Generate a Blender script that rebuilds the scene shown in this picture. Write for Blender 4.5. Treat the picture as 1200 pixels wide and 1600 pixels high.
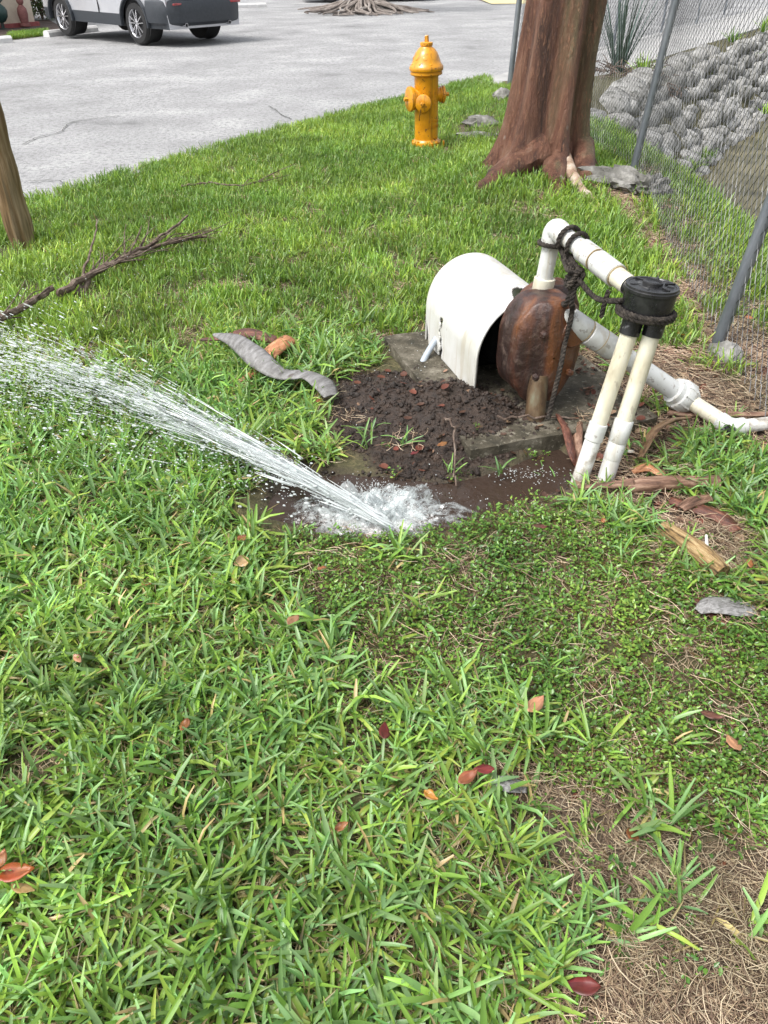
import bpy, bmesh, math, random
import numpy as np
from mathutils import Vector, Matrix, Euler, noise as mnoise
for o in list(bpy.data.objects): bpy.data.objects.remove(o)
SC = bpy.context.scene
COL = SC.collection
R = math.radians
rnd = random.Random(7)
# ------------------------------------------------------------------ camera
H = 1.45; PITCH = R(36.5); FPX = 1202.0
cd = bpy.data.cameras.new('camera'); cam = bpy.data.objects.new('camera', cd); COL.objects.link(cam)
cam.location = (0, 0, H); cam.rotation_euler = (R(90) - PITCH, 0, 0)
cd.sensor_fit = 'VERTICAL'; cd.sensor_height = 24.0; cd.lens = 24.0 * FPX / 1600.0
cd.clip_start = 0.02; cd.clip_end = 800
SC.camera = cam
# ------------------------------------------------------------------ world, sun, exposure
SUN_EL, SUN_AZ = R(58), R(-120)          # high veiled sun, behind and left of the camera
w = bpy.data.worlds.new('World'); SC.world = w; w.use_nodes = True
nt = w.node_tree; nt.nodes.clear()
sky = nt.nodes.new('ShaderNodeTexSky'); sky.sky_type = 'NISHITA'; sky.sun_disc = False
sky.sun_elevation = SUN_EL; sky.sun_rotation = SUN_AZ; sky.air_density = 1.0; sky.dust_density = 4.0; sky.ozone_density = 1.0
hs = nt.nodes.new('ShaderNodeHueSaturation'); hs.inputs['Saturation'].default_value = 0.25
bgn = nt.nodes.new('ShaderNodeBackground'); bgn.inputs['Strength'].default_value = 0.15
wo = nt.nodes.new('ShaderNodeOutputWorld')
nt.links.new(sky.outputs[0], hs.inputs['Color']); nt.links.new(hs.outputs[0], bgn.inputs['Color']); nt.links.new(bgn.outputs[0], wo.inputs['Surface'])
sl = bpy.data.lights.new('sun', 'SUN'); sl.energy = 1.5; sl.angle = R(20); sl.color = (1.0, 0.97, 0.93)
so = bpy.data.objects.new('sun', sl); COL.objects.link(so)
# sky sun_rotation is measured from +Y towards +X; lamp shines along its -Z
sd = Vector((math.sin(SUN_AZ) * math.cos(SUN_EL), math.cos(SUN_AZ) * math.cos(SUN_EL), math.sin(SUN_EL)))
so.rotation_euler = (-sd).to_track_quat('-Z', 'Y').to_euler(); so.location = (0, 0, 20)
vs = SC.view_settings; vs.view_transform = 'Standard'; vs.look = 'None'; vs.exposure = 0.95; vs.gamma = 1.0; vs.use_curve_mapping = False
SC.cycles.max_bounces = 5; SC.cycles.diffuse_bounces = 3; SC.cycles.glossy_bounces = 2; SC.cycles.transmission_bounces = 3; SC.cycles.transparent_max_bounces = 8
# ------------------------------------------------------------------ helpers
def ray(x, y):
    a = (x - 600) / FPX; b = (800 - y) / FPX
    return Vector((a, math.cos(PITCH) + b * math.sin(PITCH), -math.sin(PITCH) + b * math.cos(PITCH)))
def gp(x, y, z=0.0):                     # where the sight line of a photo pixel meets height z
    d = ray(x, y); t = (z - H) / d.z
    return Vector((d.x * t, d.y * t, z))
def aty(x, y, Y):
    d = ray(x, y); t = Y / d.y
    return Vector((d.x * t, Y, H + d.z * t))
def fbm(x, y, sc=1.0, oct=3, seed=0):
    x = np.asarray(x, float) * sc; y = np.asarray(y, float) * sc
    out = np.zeros(np.broadcast(x, y).shape); amp = 1.0; tot = 0
    for o in range(oct):
        ix = np.floor(x); iy = np.floor(y); fx = x - ix; fy = y - iy
        fx = fx * fx * (3 - 2 * fx); fy = fy * fy * (3 - 2 * fy)
        def h(a, b):
            n = np.sin(a * 127.1 + b * 311.7 + (seed + o) * 74.7) * 43758.5453
            return n - np.floor(n)
        v = (h(ix, iy) * (1 - fx) + h(ix + 1, iy) * fx) * (1 - fy) + (h(ix, iy + 1) * (1 - fx) + h(ix + 1, iy + 1) * fx) * fy
        out += (v * 2 - 1) * amp; tot += amp; amp *= .5; x = x * 2.03; y = y * 2.03
    return out / tot
def sdist(x, y, pts):                    # signed distance to an open polyline, + on its right hand side
    best = np.full(np.shape(x), 1e9); sg = np.ones(np.shape(x))
    for (ax, ay), (bx, by) in zip(pts[:-1], pts[1:]):
        dx, dy = bx - ax, by - ay; L2 = dx * dx + dy * dy
        t = np.clip(((x - ax) * dx + (y - ay) * dy) / L2, 0, 1)
        d = np.hypot(x - ax - t * dx, y - ay - t * dy)
        c = dx * (y - ay) - dy * (x - ax)
        m = d < best; best = np.where(m, d, best); sg = np.where(m, np.where(c < 0, 1, -1), sg)
    return best * sg
def polyd(x, y, pts):                    # signed distance to a polygon, + inside
    best = np.full(np.shape(x), 1e9); ins = np.zeros(np.shape(x), bool)
    n = len(pts)
    for i in range(n):
        ax, ay = pts[i][:2]; bx, by = pts[(i + 1) % n][:2]
        dx, dy = bx - ax, by - ay; L2 = dx * dx + dy * dy + 1e-12
        t = np.clip(((x - ax) * dx + (y - ay) * dy) / L2, 0, 1)
        best = np.minimum(best, np.hypot(x - ax - t * dx, y - ay - t * dy))
        cr = ((ay > y) != (by > y)) & (x < dx * (y - ay) / (dy if abs(dy) > 1e-9 else 1e-9) + ax)
        ins ^= cr
    return np.where(ins, best, -best)
def sm(e0, e1, v):
    t = np.clip((v - e0) / (e1 - e0), 0, 1); return t * t * (3 - 2 * t)
EDGE = [(-12, -12), (-5.2, 1.2), (-2.79, 5.81), (-2.32, 6.55), (-1.76, 7.6), (-1.0, 8.82), (.32, 10.9), (1.05, 12.0), (1.75, 12.9), (4.3, 16.6), (9, 23.5), (30, 54), (120, 180)]
W0 = (2.3, 9.72); WU = (.512, .859); WN = (.859, -.512)
def fencex(y): return np.interp(y, [-4, .2, 3.21, 6.13, 9, 11.7], [.9, 1.1, 1.467, 1.84, 1.82, 1.68])
SLA = Vector((0.0, 3.21, 0)); SD = Vector((.30, -.954, 0)); SE = Vector((.954, .30, 0))   # the pump slab's corner and its two directions
PUD = [gp(*q) for q in [(410, 800), (430, 762), (480, 742), (540, 738), (600, 742), (690, 752), (740, 742), (800, 722), (870, 692), (912, 722), (885, 758), (840, 770), (780, 792), (720, 812), (655, 836), (560, 832), (490, 822)]]
def ground(x, y, fine=True):
    x = np.asarray(x, float); y = np.asarray(y, float)
    s = sdist(x, y, EDGE)
    z = np.where(s > 0, -.10 * (1 - sm(0, 3.2, s)), -.10 - .15 * sm(0, 16, -s))
    t = x - fencex(y); wd = (x - W0[0]) * WN[0] + (y - W0[1]) * WN[1]
    cut = np.minimum(np.clip((t - .25) * .57, 0, 1.7), np.clip(wd, 0, 1.7))
    z = z - cut
    if fine:
        lawn = (s > 0) * (1 - sm(0, .4, cut))
        z = z + lawn * (.018 * fbm(x, y, 1.3, 3, 3) + .006 * fbm(x, y, 9, 2, 5)) * sm(0, .5, s)
        for (bx, by, rx, ry, h) in [(.06, 2.62, .24, .17, .06), (.25, 2.45, .24, .13, .05), (-.06, 2.75, .16, .12, .03), (.42, 2.5, .2, .14, .03), (.27, 2.66, .13, .14, .055), (.40, 2.55, .16, .10, .035)]:
            d2 = ((x - bx) / rx) ** 2 + ((y - by) / ry) ** 2
            z = z + h * np.exp(-d2 * 1.2) * (1 + .35 * fbm(x, y, 22, 3, 9))
        pd = polyd(x, y, PUD)
        pm_ = sm(-.03, .05, pd); z = z * (1 - pm_) - .06 * pm_
        # a low rise of earth round the tree's foot
        z = z + .10 * np.exp(-(((x - 1.2) / .75) ** 2 + ((y - 6.2) / .7) ** 2))
    return z
def G(x, y): return float(ground(np.array([x]), np.array([y]))[0])
def gg(px, py):                          # photo pixel -> point on the terrain
    z = 0.0
    for _ in range(6):
        p = gp(px, py, z); z = G(p.x, p.y)
    return gp(px, py, z)
def setp(o, label=None, cat=None, group=None, kind=None):
    if label: o['label'] = label
    if cat: o['category'] = cat
    if group: o['group'] = group
    if kind: o['kind'] = kind
    return o
def thing(name, loc, label, cat, group=None, rz=0.0):
    o = bpy.data.objects.new(name, None); COL.objects.link(o); o.location = loc; o.rotation_euler = (0, 0, rz); o.empty_display_size = .1
    bpy.context.view_layer.update()
    return setp(o, label, cat, group)
def frames(P):
    P = [Vector(p) for p in P]; T = []
    for i in range(len(P)):
        a = P[max(i - 1, 0)]; b = P[min(i + 1, len(P) - 1)]
        T.append((b - a).normalized())
    ref = Vector((0, 0, 1)) if abs(T[0].z) < .9 else Vector((1, 0, 0))
    n = (ref - T[0] * ref.dot(T[0])).normalized(); out = []
    for i in range(len(P)):
        n = (n - T[i] * n.dot(T[i])).normalized(); out.append((P[i], T[i], n, T[i].cross(n)))
    return out
def smooth_path(P, n=6):                 # Catmull-Rom
    P = [Vector(p) for p in P]; out = []
    for i in range(len(P) - 1):
        p0 = P[max(i - 1, 0)]; p1 = P[i]; p2 = P[i + 1]; p3 = P[min(i + 2, len(P) - 1)]
        for k in range(n):
            t = k / n
            out.append(.5 * ((2 * p1) + (-p0 + p2) * t + (2 * p0 - 5 * p1 + 4 * p2 - p3) * t * t + (-p0 + 3 * p1 - 3 * p2 + p3) * t ** 3))
    out.append(P[-1]); return out
class B:
    def __init__(s): s.v = []; s.f = []; s.mi = []
    def add(s, V, F, mi=0):
        o = len(s.v); s.v += [tuple(v) for v in V]; s.f += [tuple(i + o for i in f) for f in F]; s.mi += [mi] * len(F); return s
    def tube(s, P, r, n=8, caps=True, mi=0, flat=1.0):
        fr = frames(P); V = []; F = []
        for i, (p, t, a, b) in enumerate(fr):
            rr = r[i] if hasattr(r, '__len__') else r
            for k in range(n):
                an = 2 * math.pi * k / n
                V.append(p + a * (math.cos(an) * rr * flat) + b * (math.sin(an) * rr))
        m = len(fr)
        for i in range(m - 1):
            for k in range(n):
                k2 = (k + 1) % n
                F.append((i * n + k, i * n + k2, (i + 1) * n + k2, (i + 1) * n + k))
        if caps: F.append(tuple(reversed(range(n)))); F.append(tuple((m - 1) * n + k for k in range(n)))
        return s.add(V, F, mi)
    def turned(s, p0, axis, prof, n=24, mi=0, caps=True):  # lathe: prof = [(distance along axis, radius)]
        axis = Vector(axis).normalized(); p0 = Vector(p0)
        ref = Vector((0, 0, 1)) if abs(axis.z) < .9 else Vector((1, 0, 0))
        a = (ref - axis * ref.dot(axis)).normalized(); b = axis.cross(a); V = []; F = []
        for (d, r) in prof:
            for k in range(n):
                an = 2 * math.pi * k / n; V.append(p0 + axis * d + a * (math.cos(an) * r) + b * (math.sin(an) * r))
        m = len(prof)
        for i in range(m - 1):
            for k in range(n):
                k2 = (k + 1) % n; F.append((i * n + k, i * n + k2, (i + 1) * n + k2, (i + 1) * n + k))
        if caps: F.append(tuple(reversed(range(n)))); F.append(tuple((m - 1) * n + k for k in range(n)))
        return s.add(V, F, mi)
    def box(s, c, size, rot=None, bev=0.0, mi=0, seg=2):
        bm = bmesh.new(); bmesh.ops.create_cube(bm, size=1.0)
        for v in bm.verts: v.co = Vector((v.co.x * size[0], v.co.y * size[1], v.co.z * size[2]))
        if bev: bmesh.ops.bevel(bm, geom=bm.edges[:], offset=bev, segments=seg, affect='EDGES', profile=.5)
        Mx = (rot.to_matrix() if rot is not None else Matrix.Identity(3))
        bm.verts.index_update()
        V = [Mx @ v.co + Vector(c) for v in bm.verts]; F = [tuple(v.index for v in f.verts) for f in bm.faces]; bm.free()
        return s.add(V, F, mi)
    def blob(s, c, size, sub=2, amp=.2, freq=2.0, seed=0, rot=None, mi=0, flatbot=None):
        bm = bmesh.new(); bmesh.ops.create_icosphere(bm, subdivisions=sub, radius=1.0); Mx = rot.to_matrix() if rot is not None else Matrix.Identity(3)
        bm.verts.index_update(); V = []
        for v in bm.verts:
            k = 1 + amp * mnoise.noise(v.co * freq + Vector((seed * 3.7, seed * 1.3, seed * .7)))
            q = v.co * k
            if flatbot is not None and q.z < flatbot: q.z = flatbot
            V.append(Mx @ Vector((q.x * size[0], q.y * size[1], q.z * size[2])) + Vector(c))
        F = [tuple(v.index for v in f.verts) for f in bm.faces]; bm.free()
        return s.add(V, F, mi)
    def build(s, name, mat, parent=None, smooth=True, local=False, angle=40):
        V = s.v
        if parent is not None and not local:
            inv = parent.matrix_world.inverted(); V = [inv @ Vector(v) for v in V]
        me = bpy.data.meshes.new(name); me.from_pydata([tuple(v) for v in V], [], s.f)
        for m in (mat if isinstance(mat, (list, tuple)) else [mat]): me.materials.append(m)
        if any(s.mi): me.polygons.foreach_set('material_index', s.mi)
        if smooth:
            me.polygons.foreach_set('use_smooth', [True] * len(me.polygons))
            try: me.set_sharp_from_angle(angle=R(angle))
            except Exception: pass
        me.update()
        o = bpy.data.objects.new(name, me); COL.objects.link(o)
        if parent is not None: o.parent = parent
        return o
def whole(b, name, mat, label, cat, group=None, smooth=True, angle=40, kind=None, along=None):   # a thing that is one mesh; origin at its base, its x axis along its grain
    V = np.array([tuple(v) for v in b.v]); c = Vector(((V[:, 0].min() + V[:, 0].max()) / 2, (V[:, 1].min() + V[:, 1].max()) / 2, V[:, 2].min()))
    az = math.atan2(along.y, along.x) if along is not None else 0.0; Mz = Matrix.Rotation(-az, 3, 'Z')
    b.v = [tuple(Mz @ (Vector(v) - c)) for v in b.v]
    o = b.build(name, mat, None, smooth, True, angle); o.location = c; o.rotation_euler = (0, 0, az)
    return setp(o, label, cat, group, kind)
def twin(root, loc, rz, label=None, group=None):
    r = root.copy(); COL.objects.link(r); r.location = loc; r.rotation_euler = (0, 0, rz)
    if label: r['label'] = label
    if group: r['group'] = group
    for ch in list(root.children):
        c = ch.copy(); COL.objects.link(c); c.parent = r
        for g in list(ch.children):
            d = g.copy(); COL.objects.link(d); d.parent = c
    return r
# ------------------------------------------------------------------ materials
def newmat(name):
    m = bpy.data.materials.new(name); m.use_nodes = True; t = m.node_tree
    return m, t, t.nodes['Principled BSDF'], t.nodes['Material Output']
def N(t, kind, **kw):
    n = t.nodes.new(kind)
    for k, v in kw.items():
        if hasattr(n, k): setattr(n, k, v)
        else: n.inputs[k].default_value = v
    return n
def c4(c): return (c[0], c[1], c[2], 1.0)
def ramp(t, fac, stops):
    r = t.nodes.new('ShaderNodeValToRGB'); t.links.new(fac, r.inputs[0]); e = r.color_ramp.elements
    while len(e) < len(stops): e.new(.5)
    for i, (p, c) in enumerate(stops):
        e[i].position = p; e[i].color = c4(c) if len(c) == 3 else c
    return r
def coords(t, space='Object', stretch=(1, 1, 1)):
    mp = t.nodes.new('ShaderNodeMapping'); mp.inputs['Scale'].default_value = stretch
    if space == 'Position':
        g = t.nodes.new('ShaderNodeNewGeometry'); t.links.new(g.outputs['Position'], mp.inputs[0])
    else:
        g = t.nodes.new('ShaderNodeTexCoord'); t.links.new(g.outputs[space], mp.inputs[0])
    return mp.outputs[0]
def mat(name, cols, scale=8.0, rough=.6, bump=.2, spec=.5, stretch=(1, 1, 1), detail=4, coat=0.0, metal=0.0, space='Object', bscale=None, specks=None, rvar=.12, dist=0.0, contrast=(.3, .7), bdist=.01, streak=None):
    m, t, p, o = newmat(name); co = coords(t, space, stretch)
    n = N(t, 'ShaderNodeTexNoise', Scale=scale, Detail=detail, Roughness=.65, Distortion=dist); t.links.new(co, n.inputs['Vector'])
    k = len(cols); lo, hi = contrast
    r = ramp(t, n.outputs['Fac'], [(lo + (hi - lo) * i / max(k - 1, 1), c) for i, c in enumerate(cols)]); col = r.outputs[0]
    if specks:
        sc, th, c, mx = specks
        n2 = N(t, 'ShaderNodeTexNoise', Scale=sc, Detail=3, Roughness=.7); t.links.new(co, n2.inputs['Vector'])
        r2 = ramp(t, n2.outputs['Fac'], [(th, (0, 0, 0)), (th + .05, (mx, mx, mx))])
        mx_ = N(t, 'ShaderNodeMix', data_type='RGBA'); t.links.new(r2.outputs[0], mx_.inputs[0]); t.links.new(col, mx_.inputs[6]); mx_.inputs[7].default_value = c4(c); col = mx_.outputs[2]
    if streak:                            # runs of dirt down the surface
        sc, th, c, mx = streak; cs = coords(t, space, (1, 1, .07)); n4 = N(t, 'ShaderNodeTexNoise', Scale=sc, Detail=4, Roughness=.6); t.links.new(cs, n4.inputs['Vector'])
        r4 = ramp(t, n4.outputs['Fac'], [(th, (0, 0, 0)), (th + .14, (mx, mx, mx))]); m4 = N(t, 'ShaderNodeMix', data_type='RGBA'); t.links.new(r4.outputs[0], m4.inputs[0]); t.links.new(col, m4.inputs[6]); m4.inputs[7].default_value = c4(c); col = m4.outputs[2]
    t.links.new(col, p.inputs['Base Color'])
    p.inputs['Specular IOR Level'].default_value = spec; p.inputs['Metallic'].default_value = metal; p.inputs['Coat Weight'].default_value = coat; p.inputs['Coat Roughness'].default_value = .12
    mr = N(t, 'ShaderNodeMapRange'); mr.inputs[3].default_value = max(rough - rvar, .02); mr.inputs[4].default_value = min(rough + rvar, 1); t.links.new(n.outputs['Fac'], mr.inputs[0]); t.links.new(mr.outputs[0], p.inputs['Roughness'])
    if bump:
        n3 = N(t, 'ShaderNodeTexNoise', Scale=(bscale or scale * 3), Detail=5, Roughness=.65); t.links.new(co, n3.inputs['Vector'])
        bp = N(t, 'ShaderNodeBump', Strength=bump, Distance=bdist); t.links.new(n3.outputs['Fac'], bp.inputs['Height']); t.links.new(bp.outputs[0], p.inputs['Normal'])
    return m
def leafmat(name, tint, rough=.35, trans=.35, pscale=.9, cvar=.25, spec=.5):   # blade colour from the mesh attribute 'tint', patches by place
    m, t, p, o = newmat(name)
    at = N(t, 'ShaderNodeAttribute', attribute_name='tint'); co = coords(t, 'Position')
    n = N(t, 'ShaderNodeTexNoise', Scale=pscale, Detail=1, Roughness=.6); t.links.new(co, n.inputs['Vector'])
    oi = N(t, 'ShaderNodeObjectInfo')
    mr = N(t, 'ShaderNodeMapRange'); mr.inputs[1].default_value = .3; mr.inputs[2].default_value = .7; mr.inputs[3].default_value = 1 - cvar; mr.inputs[4].default_value = 1 + cvar; t.links.new(n.outputs['Fac'], mr.inputs[0])
    m2 = N(t, 'ShaderNodeMapRange'); m2.inputs[3].default_value = .8; m2.inputs[4].default_value = 1.22; t.links.new(oi.outputs['Random'], m2.inputs[0])
    mu = N(t, 'ShaderNodeMath', operation='MULTIPLY'); t.links.new(mr.outputs[0], mu.inputs[0]); t.links.new(m2.outputs[0], mu.inputs[1])
    hv = N(t, 'ShaderNodeHueSaturation'); t.links.new(mu.outputs[0], hv.inputs['Value']); t.links.new(at.outputs['Color'], hv.inputs['Color'])
    mh = N(t, 'ShaderNodeMapRange'); mh.inputs[1].default_value = .3; mh.inputs[2].default_value = .7; mh.inputs[3].default_value = .512; mh.inputs[4].default_value = .486; t.links.new(n.outputs['Fac'], mh.inputs[0]); t.links.new(mh.outputs[0], hv.inputs['Hue'])
    mm = N(t, 'ShaderNodeMix', data_type='RGBA', blend_type='MULTIPLY'); mm.inputs[0].default_value = 1.0; t.links.new(hv.outputs[0], mm.inputs[6]); mm.inputs[7].default_value = c4(tint)
    t.links.new(mm.outputs[2], p.inputs['Base Color']); p.inputs['Roughness'].default_value = rough; p.inputs['Specular IOR Level'].default_value = spec
    if trans:
        tr = N(t, 'ShaderNodeBsdfTranslucent'); t.links.new(mm.outputs[2], tr.inputs['Color'])
        mi = N(t, 'ShaderNodeMixShader'); mi.inputs[0].default_value = trans; t.links.new(p.outputs[0], mi.inputs[1]); t.links.new(tr.outputs[0], mi.inputs[2]); t.links.new(mi.outputs[0], o.inputs['Surface'])
    return m
M = {}
M['asphalt'] = mat('asphalt', [(.12, .12, .12), (.27, .27, .27), (.33, .33, .33), (.42, .42, .415)], .9, .8, .9, .3, space='Position', bscale=30, specks=(20, .52, (.16, .16, .16), .6), contrast=(.25, .7), detail=10, bdist=.02)
M['concrete'] = mat('concrete', [(.30, .30, .29), (.44, .43, .42)], 3, .8, .3, .3, space='Position', bscale=60)
M['white_concrete'] = mat('white_concrete', [(.5, .5, .49), (.68, .67, .66)], 6, .75, .25, .3)
M['slab'] = mat('slab', [(.028, .026, .018), (.075, .065, .045), (.20, .18, .14)], 9, .75, .8, .3, bscale=70, specks=(60, .6, (.3, .28, .22), .6))
M['mudclod'] = mat('mudclod', [(.011, .0075, .0055), (.032, .0205, .0145), (.065, .041, .028)], 14, .5, .8, .5, bscale=120, space='Position')
M['hood'] = mat('hood', [(.50, .49, .43), (.61, .61, .585), (.63, .63, .61)], 5, .38, .12, .5, bscale=40, specks=(60, .66, (.20, .17, .12), .6), stretch=(1, 1, .6), streak=(24, .55, (.36, .29, .18), .42))
M['pvc'] = mat('pvc', [(.45, .45, .41), (.59, .60, .585), (.62, .63, .62)], 9, .32, .06, .5, specks=(34, .60, (.22, .19, .16), .65), streak=(30, .54, (.40, .35, .26), .55))
M['pvc_old'] = mat('pvc_old', [(.30, .26, .18), (.55, .51, .38), (.66, .63, .51)], 10, .45, .1, .5, stretch=(1, 1, .4), specks=(26, .60, (.20, .16, .11), .4), contrast=(.25, .55))
M['pvc_dirty'] = mat('pvc_dirty', [(.14, .115, .09), (.42, .39, .34), (.66, .66, .63)], 14, .5, .15, .5, contrast=(.32, .52))
M['seam'] = mat('seam', [(.30, .22, .12), (.45, .36, .22)], 30, .6, .1)
M['black_plastic'] = mat('black_plastic', [(.006, .006, .007), (.013, .013, .014), (.03, .03, .03)], 18, .28, .06, .5, specks=(30, .66, (.25, .25, .25), .5))
M['rope'] = mat('rope', [(.012, .010, .009), (.035, .029, .024), (.075, .062, .05)], 60, .8, .5, .3, bscale=300)
M['conduit'] = mat('conduit', [(.30, .35, .40), (.42, .46, .50)], 12, .4, .08)
M['galv'] = mat('galv', [(.11, .125, .14), (.20, .22, .245), (.30, .32, .34)], 9, .45, .15, .5, stretch=(1, 1, .3), metal=.55)
M['wire'] = mat('wire', [(.035, .037, .04), (.10, .104, .11), (.30, .30, .30)], 5, .5, .0, .5, metal=.4, space='Position')
M['stone'] = mat('stone', [(.09, .09, .08), (.22, .215, .20), (.34, .335, .32), (.42, .415, .40)], 4.0, .85, .9, .3, space='Position', bscale=24, specks=(13, .56, (.05, .052, .04), .75), bdist=.02)
M['stone_dark'] = mat('stone_dark', [(.07, .07, .06), (.17, .165, .15), (.36, .35, .33)], 8, .8, .8, .3, space='Position', bscale=40)
M['tyre'] = mat('tyre', [(.008, .008, .009), (.02, .02, .02)], 20, .7, .3)
M['rim'] = mat('rim', [(.5, .5, .52), (.62, .62, .64)], 5, .25, 0, metal=.9)
M['rim_dark'] = mat('rim_dark', [(.03, .03, .035), (.05, .05, .055)], 5, .4, 0)
M['silver'] = mat('silver', [(.46, .47, .50), (.52, .53, .56)], 2, .2, 0, .5, coat=1.0, metal=.35)
M['cladding'] = mat('cladding', [(.025, .03, .036), (.04, .046, .055)], 20, .5, .1)
M['carglass'] = mat('carglass', [(.01, .012, .013), (.015, .018, .02)], 3, .06, 0)
M['redlamp'] = mat('redlamp', [(.22, .01, .015), (.32, .02, .02)], 5, .2, 0, coat=1)
M['darkpaint'] = mat('darkpaint', [(.006, .012, .010), (.01, .02, .016)], 3, .3, 0, coat=1)
M['stucco'] = mat('stucco', [(.55, .47, .36), (.66, .58, .47)], 6, .85, .4, .3, bscale=80)
M['redpaint'] = mat('redpaint', [(.22, .05, .05), (.33, .09, .085)], 8, .7, .3)
M['terracotta'] = mat('terracotta', [(.16, .055, .05), (.28, .12, .105)], 14, .7, .4)
M['greenpot'] = mat('greenpot', [(.01, .035, .032), (.03, .07, .06)], 12, .4, .2)
M['iron'] = mat('iron', [(.012, .02, .018), (.03, .045, .04)], 20, .6, .2)
M['wood_post'] = mat('wood_post', [(.05, .03, .014), (.17, .11, .055), (.34, .26, .17)], 22, .8, .8, .2, stretch=(1, 1, .06), bscale=50, specks=(9, .60, (.06, .05, .03), .6))
M['twig'] = mat('twig', [(.045, .03, .022), (.13, .095, .075), (.26, .21, .17)], 30, .8, .5, .2, space='Position')
M['bark_grey'] = mat('bark_grey', [(.10, .085, .075), (.22, .19, .17), (.34, .31, .28)], 4, .85, .8, .2, bscale=25)
M['frond_grey'] = mat('frond_grey', [(.08, .075, .07), (.17, .165, .16), (.27, .265, .265)], 45, .5, .35, .5, stretch=(1, .25, 1), specks=(20, .66, (.07, .05, .04), .8))
M['frond_back'] = mat('frond_back', [(.06, .05, .05), (.12, .10, .095)], 14, .6, .3)
M['bark_red'] = mat('bark_red', [(.025, .010, .007), (.11, .035, .02), (.28, .13, .08)], 60, .4, .6, .5, stretch=(.3, 1, 1))
M['bark_orange'] = mat('bark_orange', [(.16, .06, .025), (.42, .19, .09), (.60, .36, .21)], 45, .55, .5, .4, stretch=(.25, 1, 1))
M['bark_pink'] = mat('bark_pink', [(.04, .02, .013), (.19, .105, .07), (.40, .27, .19)], 70, .55, .5, .4, stretch=(.15, 1, 1))
M['log_yellow'] = mat('log_yellow', [(.045, .028, .012), (.30, .19, .08), (.46, .34, .18)], 75, .6, .9, .4, stretch=(.10, 1, 1), contrast=(.36, .62))
M['bark_brown'] = mat('bark_brown', [(.06, .03, .015), (.22, .125, .06), (.36, .25, .15)], 55, .45, .5, .5, stretch=(.25, 1, 1))
M['bark_silver'] = mat('bark_silver', [(.06, .055, .05), (.20, .195, .19), (.36, .355, .35)], 70, .45, .5, .5, stretch=(.5, 1, 1), dist=1.5)
M['white_chip'] = mat('white_chip', [(.5, .49, .45), (.66, .64, .60)], 20, .6, .2)
M['hydrant'] = mat('hydrant', [(.46, .18, .004), (.62, .265, .007), (.66, .295, .012)], 7, .34, .3, .5, coat=.35, bscale=28, specks=(24, .62, (.12, .055, .02), .9), streak=(26, .54, (.20, .085, .015), .65))
M['hydrant_dark'] = mat('hydrant_dark', [(.10, .045, .008), (.20, .09, .01)], 12, .5, .1)
M['shrub'] = leafmat('shrub', (1, 1, 1), .45, .2)
M['grass'] = leafmat('grass', (1, 1, 1), .34, .30, .8, .22); M['turf'] = leafmat('turf', (1.12, 1.14, 1.12), .36, .32, .8, .20, .45)
M['clover'] = leafmat('clover', (1, 1, 1), .28, .25, 2.2, .22)
M['straw'] = leafmat('straw', (1, 1, 1), .6, .1, 2.0, .3, .3)
M['fallen'] = leafmat('fallen', (1, 1, 1), .4, .1, 20, .15)
# --- special materials
def ground_mat():
    m, t, p, o = newmat('soil'); co = coords(t, 'Position')
    z = N(t, 'ShaderNodeAttribute', attribute_name='zone'); sp = N(t, 'ShaderNodeSeparateColor'); t.links.new(z.outputs['Color'], sp.inputs[0])
    def layer(cols, scale, det=8):
        n = N(t, 'ShaderNodeTexNoise', Scale=scale, Detail=det, Roughness=.7); t.links.new(co, n.inputs['Vector'])
        return ramp(t, n.outputs['Fac'], [(.3 + .4 * i / (len(cols) - 1), c) for i, c in enumerate(cols)]).outputs[0]
    base = layer([(.03, .03, .012), (.085, .078, .032), (.16, .13, .065)], 45)
    mud = layer([(.012, .008, .005), (.034, .021, .014), (.065, .042, .028)], 30)
    lit = layer([(.03, .02, .013), (.085, .055, .038), (.19, .135, .095)], 38)
    dead = layer([(.055, .038, .028), (.15, .11, .08), (.28, .215, .155)], 45)
    cur = base
    for k, src in ((0, mud), (1, lit), (2, dead)):
        mx = N(t, 'ShaderNodeMix', data_type='RGBA'); t.links.new(sp.outputs[k], mx.inputs[0]); t.links.new(cur, mx.inputs[6]); t.links.new(src, mx.inputs[7]); cur = mx.outputs[2]
    t.links.new(cur, p.inputs['Base Color'])
    mr = N(t, 'ShaderNodeMapRange'); mr.inputs[3].default_value = .85; mr.inputs[4].default_value = .42; t.links.new(sp.outputs[0], mr.inputs[0]); t.links.new(mr.outputs[0], p.inputs['Roughness'])
    n = N(t, 'ShaderNodeTexNoise', Scale=70, Detail=6, Roughness=.7); t.links.new(co, n.inputs['Vector'])
    bp = N(t, 'ShaderNodeBump', Strength=.9, Distance=.012); t.links.new(n.outputs['Fac'], bp.inputs['Height']); t.links.new(bp.outputs[0], p.inputs['Normal'])
    return m
M['soil'] = ground_mat()
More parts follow.
